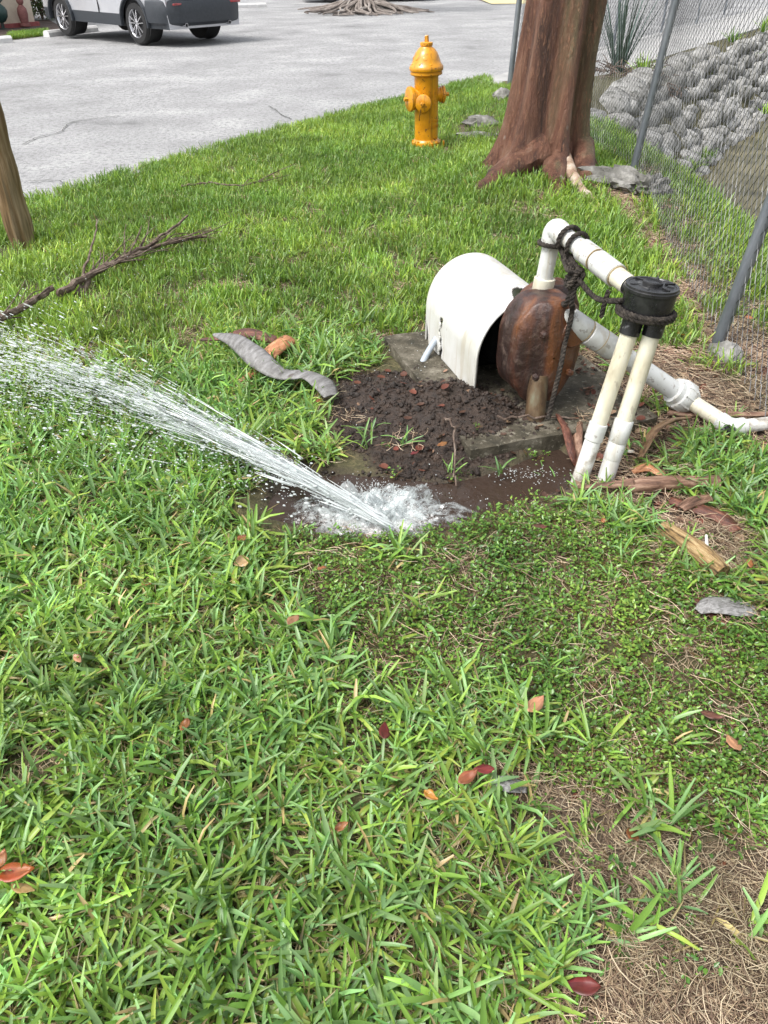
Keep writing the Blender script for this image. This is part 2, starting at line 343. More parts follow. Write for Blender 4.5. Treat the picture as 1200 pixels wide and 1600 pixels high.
def trunk_mat():                          # peeling red-brown bark with grey-green lengthwise bands
    m, t, p, o = newmat('trunk_bark'); co = coords(t, 'Object'); co2 = coords(t, 'Object', (1, 1, .10)); co3 = coords(t, 'Object', (1, 1, .22))
    n1 = N(t, 'ShaderNodeTexNoise', Scale=9, Detail=8, Roughness=.65, Distortion=.6); t.links.new(co2, n1.inputs['Vector'])
    red = ramp(t, n1.outputs['Fac'], [(.30, (.026, .017, .012)), (.41, (.095, .042, .027)), (.51, (.175, .075, .045)), (.61, (.24, .125, .08)), (.74, (.31, .23, .175))])
    n2 = N(t, 'ShaderNodeTexNoise', Scale=4.2, Detail=3, Roughness=.5); t.links.new(co2, n2.inputs['Vector'])
    gm = ramp(t, n2.outputs['Fac'], [(.56, (0, 0, 0)), (.66, (.75, .75, .75))])
    n3 = N(t, 'ShaderNodeTexNoise', Scale=60, Detail=5, Roughness=.7); t.links.new(co3, n3.inputs['Vector'])
    green = ramp(t, n3.outputs['Fac'], [(.3, (.06, .056, .028)), (.7, (.19, .175, .09))])
    mx = N(t, 'ShaderNodeMix', data_type='RGBA'); t.links.new(gm.outputs[0], mx.inputs[0]); t.links.new(red.outputs[0], mx.inputs[6]); t.links.new(green.outputs[0], mx.inputs[7])
    n4 = N(t, 'ShaderNodeTexNoise', Scale=48, Detail=5, Roughness=.8, Distortion=1.2); t.links.new(co3, n4.inputs['Vector'])
    fl = ramp(t, n4.outputs['Fac'], [(.54, (0, 0, 0)), (.60, (.75, .75, .75))])
    m2 = N(t, 'ShaderNodeMix', data_type='RGBA'); t.links.new(fl.outputs[0], m2.inputs[0]); t.links.new(mx.outputs[2], m2.inputs[6]); m2.inputs[7].default_value = (.30, .15, .085, 1)
    # scattered pale lichen spots
    vo = N(t, 'ShaderNodeTexVoronoi', Scale=5.5); t.links.new(coords(t, 'Object', (1, 1, .8)), vo.inputs['Vector'])
    ls = ramp(t, vo.outputs['Distance'], [(.05, (.7, .7, .7)), (.11, (0, 0, 0))])
    m3 = N(t, 'ShaderNodeMix', data_type='RGBA'); t.links.new(ls.outputs[0], m3.inputs[0]); t.links.new(m2.outputs[2], m3.inputs[6]); m3.inputs[7].default_value = (.42, .39, .34, 1)
    t.links.new(m3.outputs[2], p.inputs['Base Color']); p.inputs['Roughness'].default_value = .58
    ad = N(t, 'ShaderNodeMath', operation='ADD'); t.links.new(n1.outputs['Fac'], ad.inputs[0]); t.links.new(n4.outputs['Fac'], ad.inputs[1])
    bp = N(t, 'ShaderNodeBump', Strength=1.0, Distance=.035); t.links.new(ad.outputs[0], bp.inputs['Height']); t.links.new(bp.outputs[0], p.inputs['Normal'])
    return m
M['trunk'] = trunk_mat()
def rust_mat():
    m, t, p, o = newmat('rusty_iron'); co = coords(t, 'Object'); cs = coords(t, 'Object', (1, 1, .16))
    n1 = N(t, 'ShaderNodeTexNoise', Scale=9, Detail=7, Roughness=.6, Distortion=.3); t.links.new(cs, n1.inputs['Vector'])
    c1 = ramp(t, n1.outputs['Fac'], [(.30, (.014, .009, .008)), (.43, (.036, .016, .012)), (.51, (.075, .027, .014)), (.58, (.145, .052, .017)), (.66, (.075, .032, .016)), (.74, (.085, .085, .065))])
    n2 = N(t, 'ShaderNodeTexNoise', Scale=20, Detail=6, Roughness=.7); t.links.new(co, n2.inputs['Vector'])
    k = ramp(t, n2.outputs['Fac'], [(.52, (0, 0, 0)), (.66, (.6, .6, .6))])
    mx = N(t, 'ShaderNodeMix', data_type='RGBA'); t.links.new(k.outputs[0], mx.inputs[0]); t.links.new(c1.outputs[0], mx.inputs[6]); mx.inputs[7].default_value = (.13, .088, .068, 1)
    t.links.new(mx.outputs[2], p.inputs['Base Color'])
    mr = N(t, 'ShaderNodeMapRange'); mr.inputs[3].default_value = .20; mr.inputs[4].default_value = .75; t.links.new(n2.outputs['Fac'], mr.inputs[0]); t.links.new(mr.outputs[0], p.inputs['Roughness'])
    p.inputs['Coat Weight'].default_value = .2; p.inputs['Coat Roughness'].default_value = .25
    bp = N(t, 'ShaderNodeBump', Strength=.8, Distance=.012); t.links.new(n2.outputs['Fac'], bp.inputs['Height']); t.links.new(bp.outputs[0], p.inputs['Normal'])
    return m
M['rust'] = rust_mat()
def water_mat(name, col, rough, bscale, bump, foam=None):
    m, t, p, o = newmat(name); co = coords(t, 'Position')
    n = N(t, 'ShaderNodeTexNoise', Scale=bscale, Detail=4, Roughness=.6, Distortion=.4); t.links.new(co, n.inputs['Vector'])
    p.inputs['Base Color'].default_value = c4(col); p.inputs['Roughness'].default_value = rough; p.inputs['IOR'].default_value = 1.33
    bp = N(t, 'ShaderNodeBump', Strength=bump, Distance=.02); t.links.new(n.outputs['Fac'], bp.inputs['Height']); t.links.new(bp.outputs[0], p.inputs['Normal'])
    if foam:
        at = N(t, 'ShaderNodeAttribute', attribute_name='foam')
        n2 = N(t, 'ShaderNodeTexNoise', Scale=foam, Detail=6, Roughness=.75, Distortion=1.2); t.links.new(co, n2.inputs['Vector'])
        ad = N(t, 'ShaderNodeMath', operation='ADD'); t.links.new(n2.outputs['Fac'], ad.inputs[0]); t.links.new(at.outputs['Fac'], ad.inputs[1])
        r = ramp(t, ad.outputs[0], [(.68, (0, 0, 0)), (.92, (1, 1, 1))])
        mx = N(t, 'ShaderNodeMix', data_type='RGBA'); t.links.new(r.outputs[0], mx.inputs[0]); mx.inputs[6].default_value = c4(col); mx.inputs[7].default_value = (.68, .66, .64, 1); t.links.new(mx.outputs[2], p.inputs['Base Color'])
        mr = N(t, 'ShaderNodeMapRange'); mr.inputs[3].default_value = rough; mr.inputs[4].default_value = .6; t.links.new(r.outputs[0], mr.inputs[0]); t.links.new(mr.outputs[0], p.inputs['Roughness'])
    return m
M['canal'] = mat('canal_water', [(.05, .045, .02), (.10, .088, .045), (.16, .14, .08)], 2.2, .3, .25, .03, space='Position', bscale=5, dist=.6, rvar=.03)
M['puddle'] = water_mat('muddy_water', (.042, .028, .021), .07, 14, .5, foam=55)
def jet_mat(name, alpha, col=(.86, .90, .90)):
    m, t, p, o = newmat(name)
    p.inputs['Base Color'].default_value = c4(col); p.inputs['Roughness'].default_value = .12; p.inputs['IOR'].default_value = 1.33; p.inputs['Transmission Weight'].default_value = .35
    tr = N(t, 'ShaderNodeBsdfTranslucent'); tr.inputs['Color'].default_value = c4(col)
    m1 = N(t, 'ShaderNodeMixShader'); m1.inputs[0].default_value = .35; t.links.new(p.outputs[0], m1.inputs[1]); t.links.new(tr.outputs[0], m1.inputs[2])
    tp = N(t, 'ShaderNodeBsdfTransparent'); m2 = N(t, 'ShaderNodeMixShader'); m2.inputs[0].default_value = alpha
    t.links.new(tp.outputs[0], m2.inputs[1]); t.links.new(m1.outputs[0], m2.inputs[2]); t.links.new((m1 if alpha >= 1 else m2).outputs[0], o.inputs['Surface'])
    return m
M['jet'] = jet_mat('aerated_water', 1.0); M['spray'] = jet_mat('spray_water', 1.0); M['mist'] = jet_mat('fine_spray', .45)
# ------------------------------------------------------------------ zones of the ground (traced on the ground itself)
def zone(pts): return [tuple(gp(*q))[:2] for q in pts]
Z_MUD = zone([(512, 602), (560, 582), (640, 582), (700, 588), (770, 612), (850, 650), (890, 690), (820, 705), (760, 745), (690, 755), (610, 748), (545, 705), (520, 660)])
Z_LIT = zone([(880, 545), (990, 545), (1080, 545), (1200, 640), (1300, 720), (1200, 715), (1110, 690), (1040, 735), (1110, 780), (1190, 850), (1200, 930), (1120, 900), (1000, 800), (900, 775), (800, 790), (770, 770), (890, 720), (900, 640)])
Z_FEN = zone([(925, 300), (990, 310), (1060, 400), (1130, 480), (1200, 520), (1300, 640), (1200, 625), (1090, 555), (1035, 470), (985, 390)])
Z_CLO = zone([(395, 850), (470, 826), (560, 832), (660, 836), (730, 800), (830, 785), (960, 830), (1050, 890), (1200, 960), (1330, 1000), (1330, 1330), (1180, 1320), (1060, 1285), (960, 1250), (850, 1240), (860, 1150), (760, 1085), (640, 1120), (560, 1160), (520, 1050), (440, 960), (390, 900)])
Z_DEAD = zone([(770, 1225), (860, 1215), (980, 1262), (1100, 1300), (1340, 1330), (1400, 1600), (1420, 1900), (810, 1900), (815, 1600), (850, 1500), (825, 1420), (790, 1330)])
Z_DRY2 = zone([(1060, 830), (1140, 810), (1200, 840), (1210, 900), (1130, 905), (1080, 880)])
Z_WET = zone([(380, 720), (470, 690), (560, 735), (620, 745), (560, 800), (470, 815), (400, 790)])
Z_TREE = [(1.2 + .62 * math.cos(a), 6.25 + .55 * math.sin(a)) for a in np.linspace(0, 2 * math.pi, 14)[:-1]]
Z_HYD = zone([(690, 235), (700, 180), (790, 150), (800, 215), (740, 225)])
SLAB = [SLA, SLA + SD * 1.0, SLA + SD * 1.0 + SE * .74, SLA + SE * .74]
SLAB = [(p.x, p.y) for p in SLAB]
HOODZ = [(p.x, p.y) for p in [Vector((.15, 3.36, 0)), Vector((.345, 2.76, 0)), Vector((.78, 2.5, 0)), Vector((.62, 3.45, 0))]]
def masks(x, y):
    nz = .05 * fbm(x, y, 7, 3, 21)
    k = 1 + np.hypot(x, y) * .0
    d = {}
    d['mud'] = sm(-.03, .05, polyd(x, y, Z_MUD) + nz)
    d['pud'] = sm(-.015, .015, polyd(x, y, PUD))
    d['lit'] = sm(-.04, .06, polyd(x, y, Z_LIT) + nz)
    d['fen'] = sm(-.08, .10, polyd(x, y, Z_FEN) + 2.5 * nz)
    d['clo'] = sm(-.04, .05, polyd(x, y, Z_CLO) + 1.3 * nz)
    d['dead'] = np.maximum(sm(-.03, .05, polyd(x, y, Z_DEAD) + nz), sm(-.03, .05, polyd(x, y, Z_DRY2) + nz))
    d['wet'] = sm(-.03, .04, polyd(x, y, Z_WET) + nz)
    d['slab'] = (polyd(x, y, SLAB) > 0) * 1.0
    d['hood'] = (polyd(x, y, HOODZ) > 0) * 1.0
    d['tree'] = sm(-.1, .1, polyd(x, y, Z_TREE))
    d['mudx'] = sm(-.10, -.04, polyd(x, y, Z_MUD) + nz)
    d['pudx'] = sm(-.13, -.07, polyd(x, y, PUD))
    d['slabx'] = (polyd(x, y, SLAB) > -.05) * 1.0
    d['hyd'] = sm(-.15, .15, polyd(x, y, Z_HYD) + 3 * nz)
    return d
# ------------------------------------------------------------------ ground sheet
def axis(a, b, step, lo, hi, grow):
    m = list(np.arange(a, b + 1e-6, step)); s = step; v = a
    while v > lo: s *= grow; v -= s; m.insert(0, v)
    s = step; v = m[-1]
    while v < hi: s *= grow; v += s; m.append(v)
    return np.array(m)
def sheet(name, X, Y, Z, m, keep=None, attrs=None, smooth=True):
    ny, nx = X.shape; V = np.stack([X, Y, Z], -1).reshape(-1, 3)
    idx = np.arange(nx * ny).reshape(ny, nx)
    Q = np.stack([idx[:-1, :-1], idx[:-1, 1:], idx[1:, 1:], idx[1:, :-1]], -1).reshape(-1, 4)
    if keep is not None: Q = Q[keep.reshape(-1)]
    me = bpy.data.meshes.new(name); me.vertices.add(len(V)); me.vertices.foreach_set('co', V.ravel().astype(np.float32))
    me.loops.add(Q.size); me.loops.foreach_set('vertex_index', Q.ravel().astype(np.int32))
    me.polygons.add(len(Q)); me.polygons.foreach_set('loop_start', np.arange(0, Q.size, 4, dtype=np.int32)); me.polygons.foreach_set('loop_total', np.full(len(Q), 4, np.int32))
    me.update(calc_edges=True); me.validate()
    me.polygons.foreach_set('use_smooth', [smooth] * len(me.polygons)); me.materials.append(m)
    for an, arr in (attrs or {}).items():
        if arr.ndim == 3:
            a = me.color_attributes.new(an, 'FLOAT_COLOR', 'POINT'); c = np.ones((len(V), 4), np.float32); c[:, :3] = arr.reshape(-1, 3); a.data.foreach_set('color', c.ravel())
        else:
            a = me.attributes.new(an, 'FLOAT', 'POINT'); a.data.foreach_set('value', arr.ravel().astype(np.float32))
    o = bpy.data.objects.new(name, me); COL.objects.link(o); return o
gx = axis(-1.9, 2.3, .03, -250, 300, 1.09); gy = axis(.3, 4.2, .03, -150, 400, 1.075)
GX, GY = np.meshgrid(gx, gy); GZ = ground(GX, GY); SS = sdist(GX, GY, EDGE)
GZ = np.where(SS < .12, GZ - .06 * sm(-.12, .0, -(SS - .12)) , GZ)
mk = masks(GX, GY)
zc = np.stack([np.maximum.reduce([mk['mud'], mk['pud'], mk['wet'] * .7]), np.maximum.reduce([mk['lit'], mk['fen'], mk['hyd'] * .6]), mk['dead'] * .9], -1)
setp(sheet('ground', GX, GY, GZ, M['soil'], attrs={'zone': zc}), kind='structure')
# ------------------------------------------------------------------ road: worn pale asphalt, ragged along the lawn
def along(pts, step):
    out = []
    for (a, b), (c, d) in zip(pts[:-1], pts[1:]):
        L = math.hypot(c - a, d - b); n = max(int(L / step), 1)
        for i in range(n): out.append((a + (c - a) * i / n, b + (d - b) * i / n))
    out.append(pts[-1]); return np.array(out)
E2 = np.concatenate([along(EDGE[:11], .12)[:-1], along(EDGE[10:], 1.5)])
tg = np.gradient(E2, axis=0); ks = np.ones(15) / 15
for j in (0, 1):
    pad = np.pad(tg[:, j], 7, mode='edge'); tg[:, j] = np.convolve(pad, ks, 'valid')
tg /= np.linalg.norm(tg, axis=1)[:, None]; nrm = np.stack([-tg[:, 1], tg[:, 0]], -1)
wv = np.concatenate([[0, .05, .12, .22, .35, .5, .75, 1.0], np.arange(1.5, 60, .75)])
rag = .05 * fbm(E2[:, 0], E2[:, 1], 3.5, 4, 31) + .03
RX = E2[:, 0][:, None] + nrm[:, 0][:, None] * (wv[None, :] - rag[:, None] * (wv[None, :] < .4)); RY = E2[:, 1][:, None] + nrm[:, 1][:, None] * (wv[None, :] - rag[:, None] * (wv[None, :] < .4))
s_ = wv[None, :] + 0 * RX
RZ = -.10 - .15 * sm(0, 16, s_) + .006 * fbm(RX, RY, .9, 3, 4) - .02 * (wv[None, :] == 0)
road = setp(sheet('road', RX, RY, RZ, M['asphalt']), kind='structure')
def roadz(x, y):
    s = float(sdist(np.array([x]), np.array([y]), EDGE)[0]); return -.10 - .15 * float(sm(0, 16, np.array([-s]))[0])
def rp(px, py, dz=0.0):
    z = -.2
    for _ in range(6):
        p = gp(px, py, z); z = roadz(p.x, p.y) + dz
    return gp(px, py, z)
# cracks: thin dark tar-filled seams, one flat ribbon each
def crack(pts, wd, seed):
    rr = random.Random(seed); P = smooth_path([rp(*q, .012) for q in pts], 10); V = []; F = []
    for i, p in enumerate(P):
        d = (P[min(i + 1, len(P) - 1)] - P[max(i - 1, 0)]).normalized(); nn = Vector((-d.y, d.x, 0))
        ww = wd * rr.uniform(.4, 1.2); off = rr.uniform(-1, 1) * wd * 1.5
        V += [p + nn * (off + ww), p + nn * (off - ww)]
    for i in range(len(P) - 1): F.append((2 * i, 2 * i + 1, 2 * i + 3, 2 * i + 2))
    b = B().add(V, F); o = b.build('road_crack', M['crack'], road, local=False); return o
M['crack'] = mat('crack', [(.09, .09, .085), (.15, .15, .145)], 10, .9, .2, .2)
bpy.context.view_layer.update()
for i, q in enumerate([[(35, 225), (60, 214), (95, 205), (115, 190), (190, 180)], [(420, 165), (432, 172), (442, 180), (455, 185)], [(40, 283), (85, 281), (110, 288)]]): crack(q, .008, i)
# far off: pale yellow drive beyond the road, at the right
q0, q1 = rp(700, -2), rp(1230, 6)
b = B(); c0 = rp(768, 6, .02); c1 = rp(1260, 2, .02)
c1 = Vector((c1.x, c0.y + 2.0, c0.z)); b.add([c0, c1, c1 + Vector((6, 40, 0)), c0 + Vector((-2, 40, 0))], [(0, 1, 2, 3)])
M['yellow_drive'] = mat('yellow_drive', [(.50, .43, .22), (.62, .55, .32)], 4, .8, .2, .3)
setp(b.build('driveway', M['yellow_drive'], smooth=False), kind='structure')
# concrete walk between road and canal headwall, with a kerb line
V = []; F = []
wk = [(1.2, 11.95), (1.75, 12.62), (3.3, 14.9), (4.3, 16.35), (8.9, 23.1), (14, 30.8)]
E3 = along(wk, .4); t3 = np.gradient(E3, axis=0); t3 /= np.linalg.norm(t3, axis=1)[:, None]; n3 = np.stack([t3[:, 1], -t3[:, 0]], -1)
for i in range(len(E3)):
    wmax = min(1.25, .35 + i * .25)
    k_ = min(1.0, i / 5); prof = [(-.10, -.14), (-.10, .055 * k_), (-.08, .07 * k_), (.05, .07 * k_), (.07, .055 * k_), (wmax, .05 * k_), (wmax, -.1)]
    for (o_, h_) in prof: V.append((E3[i, 0] + n3[i, 0] * o_, E3[i, 1] + n3[i, 1] * o_, -.10 + h_))
for i in range(len(E3) - 1):
    for k in range(6): F.append((i * 7 + k, (i + 1) * 7 + k, (i + 1) * 7 + k + 1, i * 7 + k + 1))
setp(B().add(V, F).build('pavement', M['concrete'], smooth=False), kind='structure')
# ------------------------------------------------------------------ canal
setp(B().add([(1.5, -30, -1.0), (60, -30, -1.0), (60, 60, -1.0), (14, 30, -1.0), (3.0, 11.2, -1.0), (2.6, 5, -1.0)], [(0, 1, 2, 3, 4, 5)]).build('canal_water', M['canal'], smooth=False), kind='structure')
# headwall of stacked concrete bags
wall = thing('bag_wall', (W0[0] + WU[0] * 4, W0[1] + WU[1] * 4, -1.1), 'grey headwall of stacked concrete bags along the canal behind the fence', 'wall')
bagm = []
for k in range(6):
    b = B(); b.blob((0, 0, 0), (.195, .12, .105), 2, .24, 1.7, k + 3)
    V = []
    for v in b.v:
        x, y, z = v; V.append((math.copysign(abs(x / .195) ** .68, x) * .19, math.copysign(abs(y / .12) ** .72, y) * .13, math.copysign(abs(z / .105) ** .7, z) * .09))
    me = bpy.data.meshes.new('bag'); me.from_pydata(V, [], b.f); me.materials.append(M['stone']); me.polygons.foreach_set('use_smooth', [True] * len(me.polygons)); bagm.append(me)
wr = random.Random(5); wa = math.atan2(WU[1], WU[0])
def bag(u, wd, z, s=1.0):
    o = bpy.data.objects.new('bag', wr.choice(bagm)); COL.objects.link(o); o.parent = wall
    o.location = Vector((W0[0] + WU[0] * u + WN[0] * wd, W0[1] + WU[1] * u + WN[1] * wd, z)) - wall.location
    o.rotation_euler = (wr.uniform(.0, .6), wr.uniform(-.25, .25), wa + wr.uniform(-.3, .3) + wr.choice((0, math.pi)))
    o.scale = (s * wr.uniform(.85, 1.12), s * wr.uniform(.9, 1.15), s * wr.uniform(.85, 1.1))
for row in range(7):
    n = 31
    for k in range(n):
        u = .9 + k * .38 + (row % 2) * .19 + wr.uniform(-.03, .03); zz = -.20 - row * .165
        if u < 1.6 and row > 3: continue
        bag(u + wr.uniform(-.06, .06), -zz - .06 + wr.uniform(-.05, .05), zz + wr.uniform(-.05, .05), wr.uniform(.85, 1.5))
for (u, wd, z, s) in [(-.2, .12, -.18, 1.7), (.35, .25, -.3, 1.5), (.7, .1, -.12, 1.6), (-.1, .5, -.48, 1.3), (.5, .58, -.55, 1.3), (1.5, .02, -.1, 1.7), (2.3, -.02, -.08, 1.8), (3.2, -.05, -.08, 1.7), (4.2, -.05, -.08, 1.8), (5.3, -.05, -.08, 1.6), (6.4, -.05, -.08, 1.7), (.0, .75, -.72, 1.2)]: bag(u, wd, z, s)
# ------------------------------------------------------------------ tree by the fence: fluted red-brown trunk
TC = Vector((1.17, 6.25, 0)); tz0 = G(TC.x, TC.y)
tree = thing('gumbo_tree', (TC.x, TC.y, tz0), 'big red-brown fluted tree trunk with surface roots beside the chain-link fence', 'tree')
NT, NZ = 200, 170; V = []; F = []
lobes = [(R(-128), .20, .40), (R(-72), .19, .30), (R(-22), .18, .30), (R(40), .14, .4), (R(100), .14, .5), (R(168), .15, .45)]
for j in range(NZ):
    f = j / (NZ - 1); z = -.15 + 4.6 * f ** 1.25
    base = .188 + .035 * math.exp(-max(z, 0) / .5) - .014 * z
    fl = math.exp(-max(z, 0) / .16); fl2 = math.exp(-max(z, 0) / .55)
    cx = .0 + .055 * z + .004 * z * z; cy = .02 * z
    for k in range(NT):
        a = 2 * math.pi * k / NT - math.pi
        r = base * (1 - .10 * min(1, .4 + fl2))
        for (la, amp, wdt) in lobes:
            d = (a - la + math.pi) % (2 * math.pi) - math.pi
            g = math.exp(-(d / wdt) ** 2)
            r += g * amp * (.50 + .30 * fl2 + .72 * fl)
        q = Vector((math.cos(a) * 1.4, math.sin(a) * 1.4, z * .5)); r += .018 * mnoise.noise(q * 2.1) + .009 * mnoise.noise(Vector((math.cos(a) * 7, math.sin(a) * 7, z * 1.6))) + .006 * mnoise.noise(Vector((math.cos(a) * 22, math.sin(a) * 22, z * 5))) + .003 * mnoise.noise(Vector((math.cos(a) * 45, math.sin(a) * 45, z * 22)))
        V.append((TC.x + cx + math.cos(a) * r, TC.y + cy + math.sin(a) * r * .9, tz0 + z))
for j in range(NZ - 1):
    for k in range(NT):
        k2 = (k + 1) % NT; F.append((j * NT + k, j * NT + k2, (j + 1) * NT + k2, (j + 1) * NT + k))
F.append(tuple((NZ - 1) * NT + k for k in range(NT)))
trunk = B().add(V, F).build('trunk', M['trunk'], tree, angle=180)
def root_path(pix, r0, r1, z0=.12, n=6):
    P = []
    for i, q in enumerate(pix):
        p = gg(*q); f = i / (len(pix) - 1); P.append(Vector((p.x, p.y, p.z + z0 * (1 - f) ** 1.5 - r1 * f * .6)))
    P = smooth_path(P, n); m = len(P); return P, [r0 + (r1 - r0) * (i / (m - 1)) ** .8 for i in range(m)]
M['root_pale'] = mat('root_pale', [(.16, .085, .05), (.36, .27, .20), (.52, .46, .39)], 14, .65, .5, .3, space='Position')
for (pix, r0, r1, z0, mm) in [([(850, 268), (800, 275), (765, 292), (742, 308)], .13, .05, .14, 'trunk'), ([(868, 262), (866, 280), (868, 296), (876, 316)], .12, .05, .12, 'trunk'),
                          ([(880, 272), (893, 290), (912, 310), (935, 335), (960, 352)], .05, .022, .10, 'root_pale'), ([(905, 265), (915, 282), (922, 300)], .10, .05, .15, 'trunk')]:
    P, rr = root_path(pix, r0, r1, z0); b = B(); b.tube(P, rr, 12)
    b.v = [tuple(Vector(v) + Vector((mnoise.noise(Vector(v) * 9), mnoise.noise(Vector(v) * 9 + Vector((5, 0, 0))), mnoise.noise(Vector(v) * 9 + Vector((0, 5, 0))))) * .018) for v in b.v]
    b.build('root', M[mm], tree)
# limbs and a loose crown far above the frame
lr = random.Random(3); top = Vector((TC.x + .12, TC.y + .1, tz0 + 4.3)); ends = []
for k in range(7):
    a = k * .9 + lr.uniform(-.2, .2); L = lr.uniform(1.6, 2.6); e = top + Vector((math.cos(a) * L * .8, math.sin(a) * L * .8, L * lr.uniform(.7, 1.1)))
    mid = (top + e) / 2 + Vector((0, 0, -.15)); P = smooth_path([top - Vector((0, 0, .3)), mid, e], 6)
    B().tube(P, [.15 - .12 * i / (len(P) - 1) for i in range(len(P))], 8).build('limb', M['trunk'], tree); ends += [mid, e, e]
def leafcard(b, p, L, Wd, d, up, tip=.6):
    d = d.normalized(); s = d.cross(up)
    if s.length < 1e-3: s = d.cross(Vector((1, 0, 0)))
    s.normalize(); n = s.cross(d)
    b.add([p, p + d * L * .45 + s * Wd + n * Wd * .3, p + d * L, p + d * L * .45 - s * Wd + n * Wd * .3, p + d * L * .45], [(0, 1, 4), (1, 2, 4), (2, 3, 4), (3, 0, 4)])
def tint_obj(o, fn):
    me = o.data; a = me.color_attributes.new('tint', 'FLOAT_COLOR', 'CORNER'); arr = np.ones((len(me.loops), 4), np.float32)
    ls = np.zeros(len(me.polygons), np.int32); lt = np.zeros(len(me.polygons), np.int32); me.polygons.foreach_get('loop_start', ls); me.polygons.foreach_get('loop_total', lt)
    for i in range(len(ls)): arr[ls[i]:ls[i] + lt[i], :3] = fn(i)
    a.data.foreach_set('color', arr.ravel())
b = B()
for e in ends:
    for c in range(9):
        cc = e + Vector((lr.gauss(0, .45), lr.gauss(0, .45), lr.gauss(.1, .3)))
        for k in range(11):
            d = Vector((lr.gauss(0, 1), lr.gauss(0, 1), lr.gauss(-.3, .7))); leafcard(b, cc + d * .06, lr.uniform(.07, .12), lr.uniform(.018, .03), d, Vector((0, 0, 1)))
cr = b.build('crown', M['shrub'], tree, smooth=False); cr['kind'] = 'stuff'
cl = [(.05, .10, .02), (.07, .14, .03), (.04, .08, .02)]; tint_obj(cr, lambda i: cl[(i // 4) % 3])
# ------------------------------------------------------------------ stones
def stone(px, py, sx, sy, sz, label, seed, m='stone_dark', rz=0.0, amp=.4, dz=0.0, sub=3):
    p = gg(px, py); b = B(); b.blob((p.x, p.y, p.z + sz * .35 + dz), (sx, sy, sz), sub, amp, 2.2, seed, Euler((0, 0, rz)))
    return whole(b, 'stone', M[m], label, 'stone', None)
stone(752, 196, .17, .10, .07, 'low grey stone in the grass between hydrant and tree, the upper one', 1)
stone(742, 214, .20, .08, .035, 'thin flat grey stone lying below another between hydrant and tree', 2)
stone(785, 158, .12, .12, .10, 'grey stone half hidden behind the tree at the corner fence post', 4)
b = B(); p = gg(985, 300)
b.blob((p.x - .04, p.y + .04, p.z + .03), (.27, .12, .09), 4, .7, 3.2, 11, Euler((0, .12, -.5)))
b.blob((p.x + .09, p.y - .06, p.z + .03), (.13, .11, .09), 4, .8, 3.4, 13, Euler((0, 0, -.3)))
whole(b, 'fence_footing', M['stone_dark'], 'big broken concrete footing at the fence post beside the tree', 'footing')
b = B(); p = gg(1130, 560); b.blob((p.x, p.y, p.z + .005), (.075, .085, .06), 3, .35, 2.4, 17)
whole(b, 'fence_footing', M['stone_dark'], 'small grey concrete footing under the near leaning fence post', 'footing')
# ------------------------------------------------------------------ chain-link fence: a long leg towards the camera and one along the road
LEAN = Vector((.075, .0, 1.0))
def fpt(y, h):
    x = float(fencex(y)); z0 = G(x, y); return Vector((x, y, z0)) + LEAN * h
fence = thing('chain_link_fence', fpt(6.13, 0), 'galvanised chain-link fence running past the tree along the canal bank', 'fence')
for (yy, lean, h, r) in [(.2, .07, 1.75, .026), (3.21, .10, 1.75, .027), (6.13, .075, 1.75, .027), (9.0, .05, 1.75, .025), (11.7, .03, 1.85, .036)]:
    p = Vector((float(fencex(yy)), yy, 0)); p.z = G(p.x, p.y) - .2
    B().turned(p, (lean, .0, 1), [(0, r), (h + .2, r), (h + .22, r * 1.15), (h + .24, r * .5)], 14).build('post', M['galv'], fence)
b = B(); a = fpt(11.7, 1.35); b.tube([a, a + Vector((.55, -.45, -.45))], .02, 10); b.build('brace', M['galv'], fence)
def zigzag(b, base_fn, L, h0, h1, wd=.071, r=.00155, n=4):
    step = wd / 2; ncol = int(L / step); nh = int((h1 - h0) / (wd / 2))
    for i in range(ncol):
        P = []
        for j in range(nh + 1):
            u = (i + ((j + i) % 2)) * step; h = h0 + j * wd / 2
            q = base_fn(min(u, L), h); off = (.0022 if (j + i) % 2 else -.0022)
            P.append(q + Vector((off, 0, 0)))
        b.tube(P, r, n, caps=False)
YS = np.linspace(.2, 11.7, 400); XS = fencex(YS); AL = np.concatenate([[0], np.cumsum(np.hypot(np.diff(XS), np.diff(YS)))])
ZB = ground(XS, YS); kk = np.ones(41) / 41; ZB = np.convolve(np.pad(ZB, 20, mode='edge'), kk, 'valid')
def leg_a(u, h):
    y = np.interp(u, AL, YS); bow = .03 * math.sin(u * 2.1) * (h - .5)
    return Vector((np.interp(u, AL, XS) + .03 + bow + .075 * h, y, np.interp(u, AL, ZB) + h))
b = B(); zigzag(b, leg_a, AL[-1], .02, 1.75)
o = b.build('wire_mesh', M['wire'], fence); o['kind'] = 'stuff'
fence2 = thing('chain_link_fence', (1.75, 11.7, -.08), 'far chain-link fence along the road above the bag headwall', 'fence')
FA = Vector((1.72, 11.72, -.06)); FD = Vector((.50, .866, 0)); FL = 16.0
for k, u in enumerate([4.6, 8.0, 11.4, 14.8]):
    q = FA + FD * u; B().turned(q - Vector((0, 0, .1)), (.0, .0, 1), [(0, .026), (1.85, .026), (1.87, .012)], 12).build('post', M['galv'], fence2)
b = B(); zigzag(b, lambda u, h: FA + FD * u + Vector((0, 0, h)), FL, .05, 1.75, .071, .0016, 3)
o = b.build('wire_mesh', M['wire'], fence2); o['kind'] = 'stuff'
